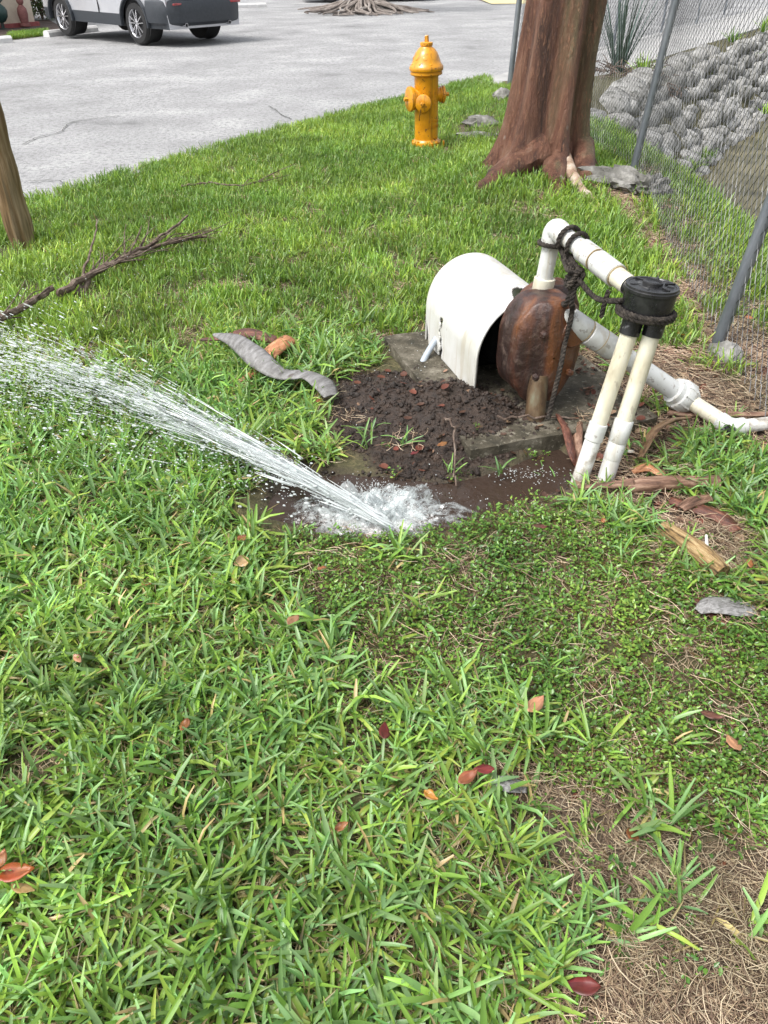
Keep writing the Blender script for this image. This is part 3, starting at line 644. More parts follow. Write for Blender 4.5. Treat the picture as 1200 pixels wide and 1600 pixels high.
# ------------------------------------------------------------------ fire hydrant
hp = gp(666, 231, -.03); hp.z = G(hp.x, hp.y)
hyd = thing('fire_hydrant', hp, 'glossy orange-yellow fire hydrant standing on the lawn by the road', 'hydrant')
def hz(prof, name, m='hydrant', n=40, tilt=(.0, 0, 1)):
    return B().turned(hp, (-.03, 0, 1), [(z, r) for (r, z) in prof], n).build(name, M[m], hyd)
hz([(.10, -.05), (.105, .012), (.128, .014), (.130, .03), (.126, .034), (.126, .038), (.130, .042), (.130, .062), (.118, .068), (.108, .085)], 'base_flange')
hz([(.103, .06), (.1035, .57), (.108, .585)], 'barrel')
hz([(.106, .575), (.132, .585), (.137, .59), (.137, .605), (.132, .609), (.132, .613), (.142, .617), (.145, .628), (.145, .642), (.138, .655), (.126, .668), (.116, .69), (.108, .715), (.094, .745), (.07, .775), (.048, .79), (.046, .797)], 'bonnet')
hz([(.048, .795), (.053, .80), (.053, .818), (.048, .822), (.024, .824)], 'collar')
b = B().turned(hp, (-.03, 0, 1), [(.82, .021), (.868, .018), (.872, .014)], 5); b.build('operating_nut', M['hydrant'], hyd, smooth=False)
for k in range(8):
    a = 2 * math.pi * (k + .35) / 8; c = hp + Vector((math.cos(a) * .118 - .02, math.sin(a) * .118, .662))
    B().turned(c, (math.cos(a) * .35, math.sin(a) * .35, 1), [(-.012, .012), (.010, .012), (.013, .008)], 6).build('bolt', M['hydrant'], hyd, smooth=False)
for k in range(8):
    a = 2 * math.pi * (k + .1) / 8; c = hp + Vector((math.cos(a) * .119, math.sin(a) * .119, .062)); B().turned(c, (0, 0, 1), [(0, .011), (.014, .011)], 6).build('bolt', M['hydrant'], hyd, smooth=False)
for k in range(8):                         # raised panels round the bonnet
    a = 2 * math.pi * (k + .85) / 8; n_ = Vector((math.cos(a), math.sin(a), .55)).normalized(); c = hp + Vector((math.cos(a) * .103 - .022, math.sin(a) * .103, .715))
    B().turned(c - n_ * .006, n_, [(0, .026), (.008, .022), (.010, .015)], 14).build('panel', M['hydrant'], hyd)
def nozzle(dirv, z, r, L, name):
    d = Vector(dirv).normalized(); c = hp + Vector((-.03 * z, 0, z))
    B().turned(c + d * .07, d, [(0, r * .98), (.045, r * .95), (.05, r * 1.12), (.062, r * 1.12), (.066, r * .9)], 28).build(name, M['hydrant'], hyd)
    cap = B().turned(c + d * .136, d, [(-.006, r * .88), (.0, r * .88), (.002, r * 1.22), (.010, r * 1.27), (L, r * 1.22), (L + .012, r * .8), (L + .014, r * .42)], 28).build(name + '_cap', M['hydrant'], hyd)
    bpy.context.view_layer.update()
    B().turned(c + d * (.136 + L + .012), d, [(0, .019), (.032, .016), (.034, .012)], 5).build('cap_nut', M['hydrant'], cap, smooth=False)
    g = B().turned(c + d * .130, d, [(0, r * 1.0), (.008, r * 1.0)], 24, caps=False).build('gasket', M['hydrant_dark'], cap)
nozzle((-.93, -.36, 0), .405, .078, .028, 'hose_nozzle')
nozzle((-.22, -.97, 0), .385, .056, .02, 'side_nozzle')
nozzle((.97, .20, 0), .43, .056, .02, 'outlet')
# chain from the caps
P = smooth_path([hp + Vector((-.06, -.16, .36)), hp + Vector((-.075, -.145, .28)), hp + Vector((-.07, -.12, .25))], 6); B().tube(P, .004, 6).build('chain', M['hydrant_dark'], hyd)
B().box(hp + Vector((.15, -.02, .05)), (.02, .02, .05), None, .003).build('drain_bolt', M['hydrant'], hyd)
def barrel_text(s, ang0, z, size, vertical=False):
    cu = bpy.data.curves.new('lettering', 'FONT'); cu.body = s; cu.size = size; cu.extrude = .0025; cu.align_x = 'CENTER'; cu.align_y = 'CENTER'; cu.resolution_u = 2
    to = bpy.data.objects.new('lettering_src', cu); COL.objects.link(to); dg = bpy.context.evaluated_depsgraph_get(); me = bpy.data.meshes.new_from_object(to.evaluated_get(dg))
    bpy.data.objects.remove(to); V = []
    for v in me.vertices:
        x, y, q = v.co
        if vertical: x, y = -y, x
        a = ang0 + x / .1035; r = .1035 + q; V.append((hp.x + math.cos(a) * r - .03 * (z + y), hp.y + math.sin(a) * r, hp.z + z + y))
    b = B().add(V, [tuple(f.vertices) for f in me.polygons]); o = b.build('lettering', M['hydrant'], hyd, smooth=False); bpy.data.meshes.remove(me); return o
barrel_text('KENNEDY', R(-38), .235, .036); barrel_text('GUARDIAN', R(-38), .192, .03); barrel_text('ENM', R(-46), .10, .03); barrel_text('K81D', R(-46), .42, .045, True)
# ------------------------------------------------------------------ pump set: slab, hood, pump, pipes
def sp(d, e, z=0.0): q = SLA + SD * d + SE * e; return Vector((q.x, q.y, z))
slab = thing('concrete_slab', sp(.5, .37, -.05), 'mossy grey concrete slab half buried in mud under the pump', 'slab')
b = B(); rz = math.atan2(SE.y, SE.x); bm = bmesh.new(); bmesh.ops.create_cube(bm, size=1.0)
bmesh.ops.subdivide_edges(bm, edges=bm.edges[:], cuts=14, use_grid_fill=True)
for v in bm.verts:
    co = Vector((v.co.x * .74, v.co.y * 1.0, v.co.z * .15)); co += Vector((mnoise.noise(co * 7), mnoise.noise(co * 7 + Vector((3, 0, 0))), mnoise.noise(co * 5 + Vector((0, 3, 0))) * .7)) * .012
    v.co = co
Mx = Matrix.Rotation(rz, 3, 'Z'); cc = sp(.5, .37, -.03); bm.verts.index_update()
b.add([Mx @ v.co + cc for v in bm.verts], [tuple(v.index for v in f.verts) for f in bm.faces]); bm.free()
b.build('block', M['slab'], slab); SZ = .045
# hood: an arch of white moulded plastic with a flared lip, slit and notches
hood = thing('pump_hood', (.45, 3.1, SZ), 'white arched plastic pump cover with a torn slit beside the rusty pump', 'cover')
HB = gp(663, 526, SZ); HB.z = 0; HL = .60; HW = .375; HH = .355; SPR = .15
na, nl = 190, 140; V = []; F = []
for j in range(nl):
    l = HL * j / (nl - 1); fl = max(0, (l - HL + .03) / .03) ** 2 * .016
    bk = max(0, (.05 - l) / .05) ** 2 * .018           # rounded far end
    for k in range(na):
        f = k / (na - 1); per = SPR + .0
        arc = math.pi * .5 * (HW / 2 + (HH - SPR)) / 1.0; tot = 2 * SPR + arc; s = f * tot
        if s < SPR: e, z = 0.0, s; ne, nz_ = -1, 0
        elif s < SPR + arc:
            a = math.pi * (s - SPR) / arc; e = HW / 2 - math.cos(a) * HW / 2; z = SPR + math.sin(a) * (HH - SPR); ne, nz_ = -math.cos(a), math.sin(a)
        else: e, z = HW, SPR - (s - SPR - arc); ne, nz_ = 1, 0
        e += ne * (fl - bk); z += nz_ * (fl - bk)
        e += .004 * mnoise.noise(Vector((l * 6, f * 5, 1.0)))
        q = HB + SD * l + SE * e; V.append((q.x, q.y, SZ + z))
rr = random.Random(2)
for j in range(nl - 1):
    for k in range(na - 1):
        l = HL * (j + .5) / (nl - 1); z = .0; f = (k + .5) / (na - 1); s = f * tot; cut = False
        if s < SPR + .02:
            h = s
            c = .215 + .008 * math.sin(h * 40)
            wd_ = .005 + .013 * max(0, 1 - abs(h - .12) / .07) if h > .02 else .016
            if h < .19 and abs(l - c + .004 * math.sin(h * 130)) < (.004 + .013 * max(0, 1 - abs(h - .155) / .035) if h > .11 else .008 + .09 * (.11 - h)): cut = True
            if h < .085 and .035 < l < .035 + .035 * math.sqrt(max(0, 1 - (h / .085) ** 2)) + .006: cut = True
            if .045 < h < .06 and abs(l - .15) < 0: cut = True
        if l > HL - .09 and f > .84: cut = True
        if l > HL - .22 and .4 < f < .8:                # cut-out for the pump's outlet at the near end
            if ((l - HL) / .15) ** 2 + ((f - .515) / .07) ** 2 < 1: cut = True
        if l > HL - .14 and f > .62 and l > HL - .02 - .0 * f: cut = cut
        if not cut: F.append((j * na + k, j * na + k + 1, (j + 1) * na + k + 1, (j + 1) * na + k))
o = B().add(V, F).build('shell', M['hood'], hood, angle=180); md = o.modifiers.new('thick', 'SOLIDIFY'); md.thickness = .009; md.offset = -1
# electric motor inside the hood
mc = HB + SD * .10 + SE * (HW / 2) + Vector((0, 0, SZ + .14))
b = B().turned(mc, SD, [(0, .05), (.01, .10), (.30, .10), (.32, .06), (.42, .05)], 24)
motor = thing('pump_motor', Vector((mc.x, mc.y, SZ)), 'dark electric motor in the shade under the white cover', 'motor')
M['motor'] = mat('motor', [(.004, .004, .004), (.010, .010, .009)], 12, .9, .2, .05); b.build('housing', M['motor'], motor)  # near-black colour paints the deep shade seen through the hood's cut-out
B().box(mc + SD * .36 + Vector((0, 0, .06)), (.22, .10, .24), Euler((0, 0, rz)), .03).build('hole_backing', M['motor'], motor)  # added block behind the cut-out, keeps the hole dark
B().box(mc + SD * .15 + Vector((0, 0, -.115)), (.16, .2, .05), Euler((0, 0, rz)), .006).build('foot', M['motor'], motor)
# conduit from the slit into the mud
ca, cb = Vector((.268, 3.135, .14)), gg(648, 584); cb.z -= .02
P = smooth_path([Vector((.37, 3.12, .17)), ca + Vector((.02, 0, .012)), (ca + cb) / 2 + Vector((0, 0, .012)), cb], 6)
whole(B().tube(P, .0135, 12), 'conduit', M['conduit'], 'pale grey electrical conduit running from the white cover into the mud', 'conduit')
# rusty pump casing
PC = Vector((.575, 2.665, 0)); PA = SD; PE = SE
pump = thing('water_pump', (PC.x, PC.y, SZ), 'rusty brown cast-iron water pump standing on the slab', 'pump')
def casing(cx, cz, wdt, hgt, dep, doff, seed, pinch=.0):
    V = []; F = []; nu, nv = 80, 44
    for i in range(nv):
        v = -1 + 2 * i / (nv - 1); dd = math.copysign(abs(v) ** .85, v); rad = (1 - abs(v) ** 5) ** (1 / 3.4) if abs(v) < 1 else 0.0
        for k in range(nu):
            a = 2 * math.pi * k / nu; ca_, sa_ = math.cos(a), math.sin(a)
            px_ = math.copysign(abs(ca_) ** .62, ca_); pz_ = math.copysign(abs(sa_) ** .62, sa_)
            wf = 1 - pinch * max(0, -pz_ - .1) ** 1.5 * 3 - .10 * max(0, pz_) ** 2 + .03 * math.cos(px_ * 6)
            e = cx + px_ * wdt / 2 * rad * wf; z = cz + pz_ * hgt / 2 * rad
            q = Vector((e, dd, z)); nn = .012 * mnoise.noise(Vector((e * 9, dd * 2, z * 9 + seed))) + .005 * mnoise.noise(Vector((e * 34, dd * 5, z * 24 + seed))); d2 = dd + .07 * mnoise.noise(Vector((e * 14, z * 11, seed + 4.0))) + .10 * math.cos((e - cx) * 34) * float(sm(.2, .8, np.array([dd]))[0])
            w_ = PC + PE * (e + px_ * nn) + PA * (doff + d2 * dep / 2) ; V.append((w_.x, w_.y, z + pz_ * nn))
    for i in range(nv - 1):
        for k in range(nu):
            k2 = (k + 1) % nu; F.append((i * nu + k, i * nu + k2, (i + 1) * nu + k2, (i + 1) * nu + k))
    return V, F
V, F = casing(-.024, .270, .262, .39, .21, .045, 1, .09); B().add(V, F).build('casing', M['rust'], pump, angle=180)
V, F = casing(.055, .29, .23, .34, .13, -.07, 2, .05); B().add(V, F).build('back_casing', M['rust'], pump, angle=180)
b = B(); c = PC + PE * .05 + PA * .12; b.turned(Vector((c.x, c.y, .35)), PA, [(-.03, .062), (.02, .058), (.034, .048), (.036, .0)], 26); b.build('port_boss', M['rust'], pump)
for (e, z) in [(.055, .20), (-.07, .36), (.06, .38), (-.08, .2), (.0, .13)]:
    q = PC + PE * e + PA * .142; B().turned(Vector((q.x, q.y, z)), PA, [(0, .014), (.016, .013), (.02, .006)], 6).build('bolt', M['rust'], pump, smooth=False)
M['foot_pipe'] = mat('foot_pipe', [(.04, .022, .012), (.11, .07, .035), (.15, .14, .09)], 22, .55, .3, .5, stretch=(1, 1, .4))
fp = gp(836, 655, SZ); B().turned(Vector((fp.x, fp.y, SZ - .03)), (.02, .30, 1), [(0, .037), (.19, .036)], 20).build('foot_pipe', M['foot_pipe'], pump)
# discharge: riser, elbow, pipe to the valve
RB = Vector((.565, 2.685, .455)); RT = Vector((.583, 2.695, .665)); VP = Vector((.748, 2.325, .605))
pipe1 = thing('discharge_pipe', RB, 'white PVC riser with elbow and arm from the pump top to the black valve', 'pipe')
b = B().turned(RB + Vector((0, 0, -.03)), RT - RB, [(0, .038), (.012, .038), (.014, .036), (.02, .036), (.022, .0375), (.068, .0375), (.07, .035)], 26); b.build('coupling', M['pvc_old'], pipe1)
B().turned(RB, RT - RB, [(0, .029), (.19, .029)], 24).build('riser', M['pvc'], pipe1)
ad = (VP - RT).normalized(); up = (RT - RB).normalized()
P = [RT - up * .055]; 
for k in range(9):
    t = k / 8; P.append((RT - up * .03) * (1 - t) ** 2 + (RT + up * .012) * 2 * t * (1 - t) + (RT + ad * .045) * t * t)
P.append(RT + ad * .075); el = B().tube(P, .0365, 26)
el.build('elbow', M['pvc'], pipe1)
AL_ = (VP - RT).length
B().turned(RT + ad * .05, ad, [(0, .0295), (AL_ - .05, .0295)], 24).build('arm', M['pvc'], pipe1)
B().turned(RT + ad * .17, ad, [(0, .0355), (.002, .037), (.068, .037), (.07, .0355)], 26).build('sleeve', M['pvc'], pipe1)
B().turned(RT + ad * .255, ad, [(0, .035), (.002, .0375), (.10, .0375), (.102, .033)], 26).build('adapter', M['pvc'], pipe1)
for (d, r) in [(.0755, .0355), (.17, .0352), (.2405, .0352), (.255, .0352), (.3575, .034)]: B().turned(RT + ad * (d - .0015), ad, [(0, r), (.003, r)], 24).build('seam', M['seam'], pipe1)
B().turned(RT + ad * .355, ad, [(0, .03), (AL_ - .345, .03)], 22).build('nipple', M['pvc_old'], pipe1)
# indexing valve with its two legs
VC = Vector((.795, 2.235, .60)); vax = Vector((.055, .03, 1)).normalized()
valve = thing('zone_valve', Vector((.70, 2.14, 0)), 'black round sprinkler indexing valve on two leaning PVC legs', 'valve')
body = B().turned(VC - vax * .045, vax, [(-.02, .055), (0, .072), (.004, .076), (.062, .077), (.064, .081), (.072, .081), (.074, .0785), (.080, .078), (.0805, .070), (.078, .068)], 40).build('body', M['black_plastic'], valve)
lid = B().turned(VC + vax * .026, vax, [(0, .070), (.006, .069), (.008, .045), (.010, .044), (.010, .030), (.018, .029), (.020, .026), (.016, .02)], 36).build('lid', M['black_plastic'], valve)
bpy.context.view_layer.update()
for k in range(6):
    a = k * math.pi / 3; q = VC + vax * .036 + Vector((math.cos(a) * .052, math.sin(a) * .052, 0)); B().box(q, (.03, .006, .006), Euler((0, 0, a)), .001).build('rib', M['black_plastic'], lid)
B().turned(VP - ad * .002, ad, [(0, .028), (.035, .031), (.05, .031)], 20).build('port', M['black_plastic'], valve)
for (gpix, off, m_) in [((905, 752), -.032, 'a'), ((944, 755), .032, 'b')]:
    foot = gp(*gpix, z=.0); topp = VC - vax * .06 + Vector((off * 1.0, -.008 if off < 0 else -.02, 0)); d = (topp - foot).normalized(); L = (topp - foot).length
    B().turned(foot, d, [(0, .026), (L, .026)], 20).build('leg', M['pvc_old'], valve)
    B().turned(topp - d * .055, d, [(0, .031), (.07, .032), (.08, .034)], 20).build('socket', M['black_plastic'], valve)
    if off < 0:
        B().turned(foot + d * .15, d, [(0, .027), (.003, .030), (.058, .030), (.061, .027)], 22).build('coupling', M['pvc'], valve); B().turned(foot - d * .03, d, [(0, .0268), (.18, .0268)], 20).build('lower_leg', M['pvc_dirty'], valve)
    else:
        B().turned(foot + d * .15, d, [(0, .028), (.003, .0305), (.075, .0305), (.078, .028)], 22).build('coupling', M['pvc'], valve); B().turned(foot - d * .03, d, [(0, .0275), (.18, .0275)], 20).build('lower_leg', M['pvc'], valve)
        B().turned(foot + d * .09, d, [(0, .0278), (.003, .029), (.058, .029), (.06, .0278)], 22).build('sleeve', M['pvc'], valve)
# suction line down to the ground with a union
S0 = PC + PE * .085 + PA * .06 + Vector((0, 0, .36)); SU = gp(1068, 620, .075); S1 = gp(1142, 668, .035); S2 = gp(1215, 660, .03)
S0 = aty(872, 487, 2.565)
pipe2 = thing('suction_pipe', gp(1068, 620, 0), 'thick white PVC pipe with a ribbed union slanting from pump to ground', 'pipe')
d = (SU - S0).normalized(); L = (SU - S0).length
B().turned(S0, d, [(0, .035), (L, .035)], 26).build('barrel', M['pvc'], pipe2)
B().tube(smooth_path([S0 - PA * .09 - PE * .01, S0 - PA * .04, S0 - d * .005, S0 + d * .05], 5), .0365, 26).build('nipple', M['pvc_dirty'], pipe2)
B().turned(S0 + d * .045, d, [(0, .038), (.003, .0425), (.085, .0425), (.088, .040)], 28).build('coupling', M['pvc'], pipe2)
B().turned(S0 + d * .14, d, [(0, .040), (.003, .044), (.11, .0445), (.125, .040), (.135, .036)], 28).build('coupling', M['pvc'], pipe2)
for x_ in (.134, .2): B().turned(S0 + d * (x_ - .0015), d, [(0, .0427 if x_ < .15 else .0447), (.003, .0427 if x_ < .15 else .0447)], 24).build('seam', M['seam'], pipe2)
un = B().turned(SU - d * .055, d, [(0, .040), (.002, .049), (.022, .050), (.024, .056), (.028, .059), (.07, .058), (.085, .050), (.10, .042), (.102, .034)], 32).build('union_nut', M['pvc'], pipe2)
bpy.context.view_layer.update()
ref = Vector((0, 0, 1)); a_ = (ref - d * ref.dot(d)).normalized(); b_ = d.cross(a_)
for k in range(10):
    an = 2 * math.pi * k / 10; rad = a_ * math.cos(an) + b_ * math.sin(an); B().tube([SU - d * .032 + rad * .056, SU + d * .018 + rad * .0565], .0045, 6).build('rib', M['pvc'], un)
d2 = (S1 - SU).normalized()
B().turned(SU + d2 * .02, d2, [(0, .029), ((S1 - SU).length - .02, .029)], 24).build('tail_pipe', M['pvc_old'], pipe2)
P = [S1 - d2 * .05, S1 - d2 * .015, S1 + (S2 - S1).normalized() * .015, S1 + (S2 - S1).normalized() * .05]
B().tube(smooth_path(P, 4), .0325, 22).build('elbow', M['pvc'], pipe2)
b = B(); b.blob(S1 + Vector((-.02, -.025, -.005)), (.03, .022, .026), 3, .4, 2.5, 3); b.build('joint_clamp', M['black_plastic'], pipe2)
B().tube([S1 + (S2 - S1) * .2, S2, S2 + Vector((.35, .02, -.06))], .025, 20).build('end_pipe', M['pvc_dirty'], pipe2)
# ------------------------------------------------------------------ rope tying the pipes together
def rope_geo(b, pts, r=.0075, n=6, pitch=.045, dens=8):
    P = smooth_path(pts, dens)
    Q = [P[0]]
    for p in P[1:]:
        sgm = p - Q[-1]
        while sgm.length > .006: Q.append(Q[-1] + sgm.normalized() * .006); sgm = p - Q[-1]
    fr = frames(Q)
    for k in range(3):
        path = []
        for i, (p, t, a, bb) in enumerate(fr):
            an = 2 * math.pi * (i * .006 / pitch + k / 3); path.append(p + (a * math.cos(an) + bb * math.sin(an)) * r * .55)
        b.tube(path, r * .62, n)
def ring(c, ax, r, turns=1.0, ph=0.0, n=14, drift=0.0):
    ax = ax.normalized(); ref = Vector((0, 0, 1)) if abs(ax.z) < .9 else Vector((1, 0, 0)); a = (ref - ax * ref.dot(ax)).normalized(); bb = ax.cross(a); out = []
    for i in range(int(n * turns) + 1):
        an = ph + 2 * math.pi * i / n; out.append(c + a * math.cos(an) * r + bb * math.sin(an) * r + ax * drift * i / n)
    return out
rope = thing('rope', VC + Vector((-.12, .2, -.1)), 'dark frayed rope knotted round the white pipes and black valve', 'rope')
K = RT + ad * .15 + Vector((-.012, -.045, -.075))      # the knot
b = B()
rope_geo(b, ring(RT - up * .052, up, .041, 1.0, .5) + [K + Vector((-.03, 0, .02)), K])
rope_geo(b, [K + Vector((-.01, 0, .01))] + ring(RT + ad * .085, ad, .041, 1.0, 2.6, drift=.004) + [K])
rope_geo(b, [K + Vector((.01, 0, .02))] + ring(RT + ad * .135, ad, .0405, 1.0, 2.6, drift=.004) + [K])
b.build('lashing', M['rope'], rope)
b = B(); kr = random.Random(9)
for k in range(5):
    P = [K + Vector((math.cos(t * 1.3 + k * 1.7) * .021 * kr.uniform(.8, 1.2), math.sin(t * 1.9 + k) * .018, math.cos(t * 1.1 + k * 2.1) * .028 - .012)) for t in range(6)]; rope_geo(b, P, .0085)
b.build('knot', M['rope'], rope)
b = B(); SP = S0 + d * .035
rope_geo(b, [K + Vector((0, 0, -.03)), K + Vector((-.015, .0, -.10)), SP + Vector((-.025, -.0, .045)), SP + Vector((-.045, -.02, -.0)), SP + Vector((-.02, -.03, -.04))], .0085)
T0 = gp(856, 655, .07)
rope_geo(b, [K + Vector((.004, -.01, -.03)), K + Vector((.0, -.012, -.10)), SP + Vector((.012, -.028, .048)), SP + Vector((.006, -.048, .0)), SP + Vector((-.0, -.045, -.07)), SP * .5 + T0 * .5 + Vector((0.005, -.03, .02)), T0], .0085)
b.build('tail', M['rope'], rope)
b = B(); vr = VC - vax * .038
rope_geo(b, [K + Vector((.0, 0, -.0)), K + Vector((.055, -.09, -.045)), vr + Vector((-.085, .01, .02))] + ring(vr, vax, .083, 1.0, 1.9, 18, drift=-.012) + ring(vr - vax * .014, vax, .082, .7, 1.9, 18), .0085)
rope_geo(b, [vr + Vector((-.10, .08, .025)), vr + Vector((-.105, .085, -.02)), vr + Vector((-.105, .09, -.07))], .0075)
b.build('valve_loop', M['rope'], rope)
# ------------------------------------------------------------------ wooden post at the left
wp = gg(38, 383); b = B()
P = [Vector((wp.x, wp.y, wp.z - .15)), Vector((wp.x + .0, wp.y, wp.z + .5)), Vector((wp.x + .0, wp.y, wp.z + 1.15)), Vector((wp.x - .01, wp.y, wp.z + 1.25))]
b.tube(smooth_path(P, 12), [.078 + .004 * math.sin(i * 1.3) for i in range(37)], 28)
b.v = [tuple(Vector(v) + Vector((mnoise.noise(Vector((v[0] * 14, v[1] * 14, v[2] * 2))), mnoise.noise(Vector((v[0] * 14 + 4, v[1] * 14, v[2] * 2))), 0)) * .008) for v in b.v]
whole(b, 'wooden_post', M['wood_post'], 'weathered round wooden post in the lawn at the left edge', 'post')
# ------------------------------------------------------------------ dead branches
def branch(name, pts, r0, r1, label, lift=.03, twigs=0, seed=0, cat='branch'):
    rr = random.Random(seed); P = []
    for q in pts:
        p = gg(q[0], q[1]); P.append(p + Vector((0, 0, (q[2] if len(q) > 2 else lift))))
    P = smooth_path(P, 8); P = [p + Vector((rr.gauss(0, .006), rr.gauss(0, .006), rr.gauss(0, .004))) for p in P]
    o_ = thing(name, Vector((P[0].x, P[0].y, G(P[0].x, P[0].y))), label, cat); m = len(P)
    B().tube(P, [r0 + (r1 - r0) * i / (m - 1) for i in range(m)], 8).build('stem', M['twig'], o_)
    for k in range(twigs):
        i = rr.randrange(m // 4, m - 2); t = (P[i + 1] - P[i]).normalized(); s = Vector((-t.y, t.x, 0)) * rr.choice((-1, 1)); L = rr.uniform(.12, .42)
        Q = [P[i], P[i] + t * L * .5 + s * L * .12 + Vector((0, 0, .02)), P[i] + t * L + s * L * rr.uniform(.1, .4) + Vector((0, 0, rr.uniform(-.02, .06)))]
        B().tube(smooth_path(Q, 5), [.005 - .0035 * j / 10 for j in range(11)], 6).build('twig', M['twig'], o_)
    return o_
branch('dead_branch', [(98, 482), (140, 455), (190, 428), (250, 405), (325, 388)], .021, .008, 'long dead branch with many twigs lying across the lawn', .075, 34, 1)
branch('dead_branch', [(130, 468, .03), (165, 440, .08), (240, 408, .10), (300, 372, .14)], .016, .006, 'thin dead branch lying along the long branch on the lawn', .06, 5, 2)
branch('dead_branch', [(120, 470, .03), (148, 432, .12), (165, 395, .20)], .010, .003, 'single dead twig rising from the long branch', .05, 0, 3)
branch('dead_branch', [(-60, 575), (-10, 537), (35, 510), (88, 478)], .024, .014, 'dead branch partly hidden by the spray at the left edge', .085, 9, 4)
branch('dead_branch', [(288, 303), (330, 299), (375, 303), (412, 295)], .008, .003, 'thin brown twig lying in the lawn near the road', .06, 3, 5)
branch('dead_twig', [(685, 668, .02), (700, 690, .09), (708, 715, .10), (710, 760, .0)], .004, .003, 'thin bent reddish twig sticking out of the mud above the puddle', .03, 0, 6, 'twig')
branch('dead_twig', [(775, 668, .035), (830, 668, .04), (915, 667, .04)], .0045, .004, 'straight dark twig lying in front of the pump foot', .03, 0, 8, 'twig')
branch('dead_twig', [(1105, 545, .03), (1120, 572, .03), (1135, 590, .02)], .006, .004, 'curved brown twig below the near fence post footing', .03, 0, 9, 'twig')
# ------------------------------------------------------------------ loose bark, logs and palm pieces
def strip(pts, widths, thick, curl, name, m, label, cat, m2=None, lift=.03, tw=None, seed=1):
    P = []
    for q in pts: p = gg(q[0], q[1]); P.append(p + Vector((0, 0, q[2] if len(q) > 2 else lift)))
    P = smooth_path(P, 7); n = len(P); nw = 8; V = []; F = []
    W_ = np.interp(np.linspace(0, 1, n), np.linspace(0, 1, len(widths)), widths); TW = np.interp(np.linspace(0, 1, n), np.linspace(0, 1, len(tw)), tw) if tw else np.zeros(n)
    for i, (p, t, a, b_) in enumerate(frames(P)):
        s = t.cross(Vector((0, 0, 1))).normalized(); up_ = s.cross(t).normalized()
        if up_.z < 0: up_ = -up_
        ct, st = math.cos(TW[i]), math.sin(TW[i]); s2 = s * ct + up_ * st; u2 = up_ * ct - s * st
        for k in range(nw + 1):
            f = -1 + 2 * k / nw; jit = .03 * mnoise.noise(Vector((i * .5, k * .7, seed)))
            V.append(p + s2 * (W_[i] * (f + jit)) + u2 * (curl * W_[i] * (1 - f * f) + .02 * W_[i] * mnoise.noise(Vector((i * .4, k * .8, seed + 5)))))
    for i in range(n - 1):
        for k in range(nw): F.append((i * (nw + 1) + k, i * (nw + 1) + k + 1, (i + 1) * (nw + 1) + k + 1, (i + 1) * (nw + 1) + k))
    o_ = whole(B().add(V, F), name, M[m], label, cat, angle=60, along=P[-1] - P[0]); md = o_.modifiers.new('thick', 'SOLIDIFY'); md.thickness = thick; md.offset = 0
    return o_
strip([(338, 556, .10), (372, 572, .115), (405, 597, .11), (440, 614, .085), (480, 616, .085), (505, 626, .075), (518, 640, .055)], [.005, .034, .046, .034, .040, .048, .026], .003, .28, 'palm_sheath', 'frond_grey', 'twisted grey palm sheath lying from the lawn to the mud', 'palm sheath', tw=[-.5, -.55, -.5, -.2, .1, .1, .0])
strip([(312, 548, .05), (350, 549, .06), (390, 545, .07), (435, 551, .05)], [.006, .018, .038, .03], .006, .6, 'bark_strip', 'bark_red', 'dark red bark strip lying behind the grey palm sheath', 'bark')
strip([(375, 607, .03), (400, 592, .03), (430, 572, .07), (452, 556, .07)], [.008, .022, .042, .044], .008, .5, 'bark_strip', 'bark_orange', 'orange bark piece lying under the grey palm sheath', 'bark')

strip([(998, 728, .03), (1015, 702, .06), (1040, 684, .06), (1075, 668, .04)], [.012, .034, .03, .006], .006, .45, 'palm_boot', 'bark_brown', 'boat-shaped brown palm husk upright between legs and union', 'palm husk', tw=[.9, .9, .8, .5])
def logpiece(pts, r, m, label, name='log', seed=0, cat='log', flat=1.0):
    P = []
    for q in pts: p = gg(q[0], q[1]); P.append(p + Vector((0, 0, q[2])))
    P = smooth_path(P, 8); rr = [r * (1 + .05 * math.sin(i * .35 + seed)) for i in range(len(P))]; b = B(); b.tube(P, rr, 18, flat=flat)
    b.v = [tuple(Vector(v) + Vector((mnoise.noise(Vector(v) * 40), mnoise.noise(Vector(v) * 40 + Vector((7, 0, 0))), mnoise.noise(Vector(v) * 40 + Vector((0, 7, 0))))) * r * .06) for v in b.v]
    return whole(b, name, M[m], label, cat, along=P[-1] - P[0])
logpiece([(975, 772, .03), (1010, 769, .032), (1065, 766, .032), (1118, 766, .03)], .027, 'bark_pink', 'long pale brown split log right of the PVC legs', seed=5, flat=.8)
strip([(900, 774, .03), (940, 774, .035), (985, 771, .04)], [.004, .012, .02], .006, .8, 'bark_strip', 'bark_pink', 'pale bark sliver pointing left from the long split log', 'bark', seed=21)
logpiece([(1034, 838, .022), (1060, 858, .04), (1095, 885, .04), (1124, 910, .035)], .027, 'log_yellow', 'short yellow-brown split log on the right above the silver husk', seed=2)
strip([(1087, 966, .025), (1105, 961, .035), (1140, 961, .03), (1176, 962, .02)], [.010, .030, .036, .020], .003, .18, 'palm_husk', 'bark_silver', 'silvery grey curved palm husk on the clover at the right', 'palm husk', seed=3)
strip([(1080, 940, .012), (1110, 965, .012), (1165, 1003, .012)], [.012, .015, .012], .005, .3, 'bark_strip', 'bark_red', 'dark red bark strip poking out under the silver husk', 'bark', seed=6)
strip([(1045, 790, .02), (1075, 800, .02), (1120, 815, .02), (1150, 838, .015)], [.018, .026, .03, .02], .006, .4, 'bark_strip', 'bark_red', 'dark reddish bark slab lying between bark roll and yellow log', 'bark', seed=7)
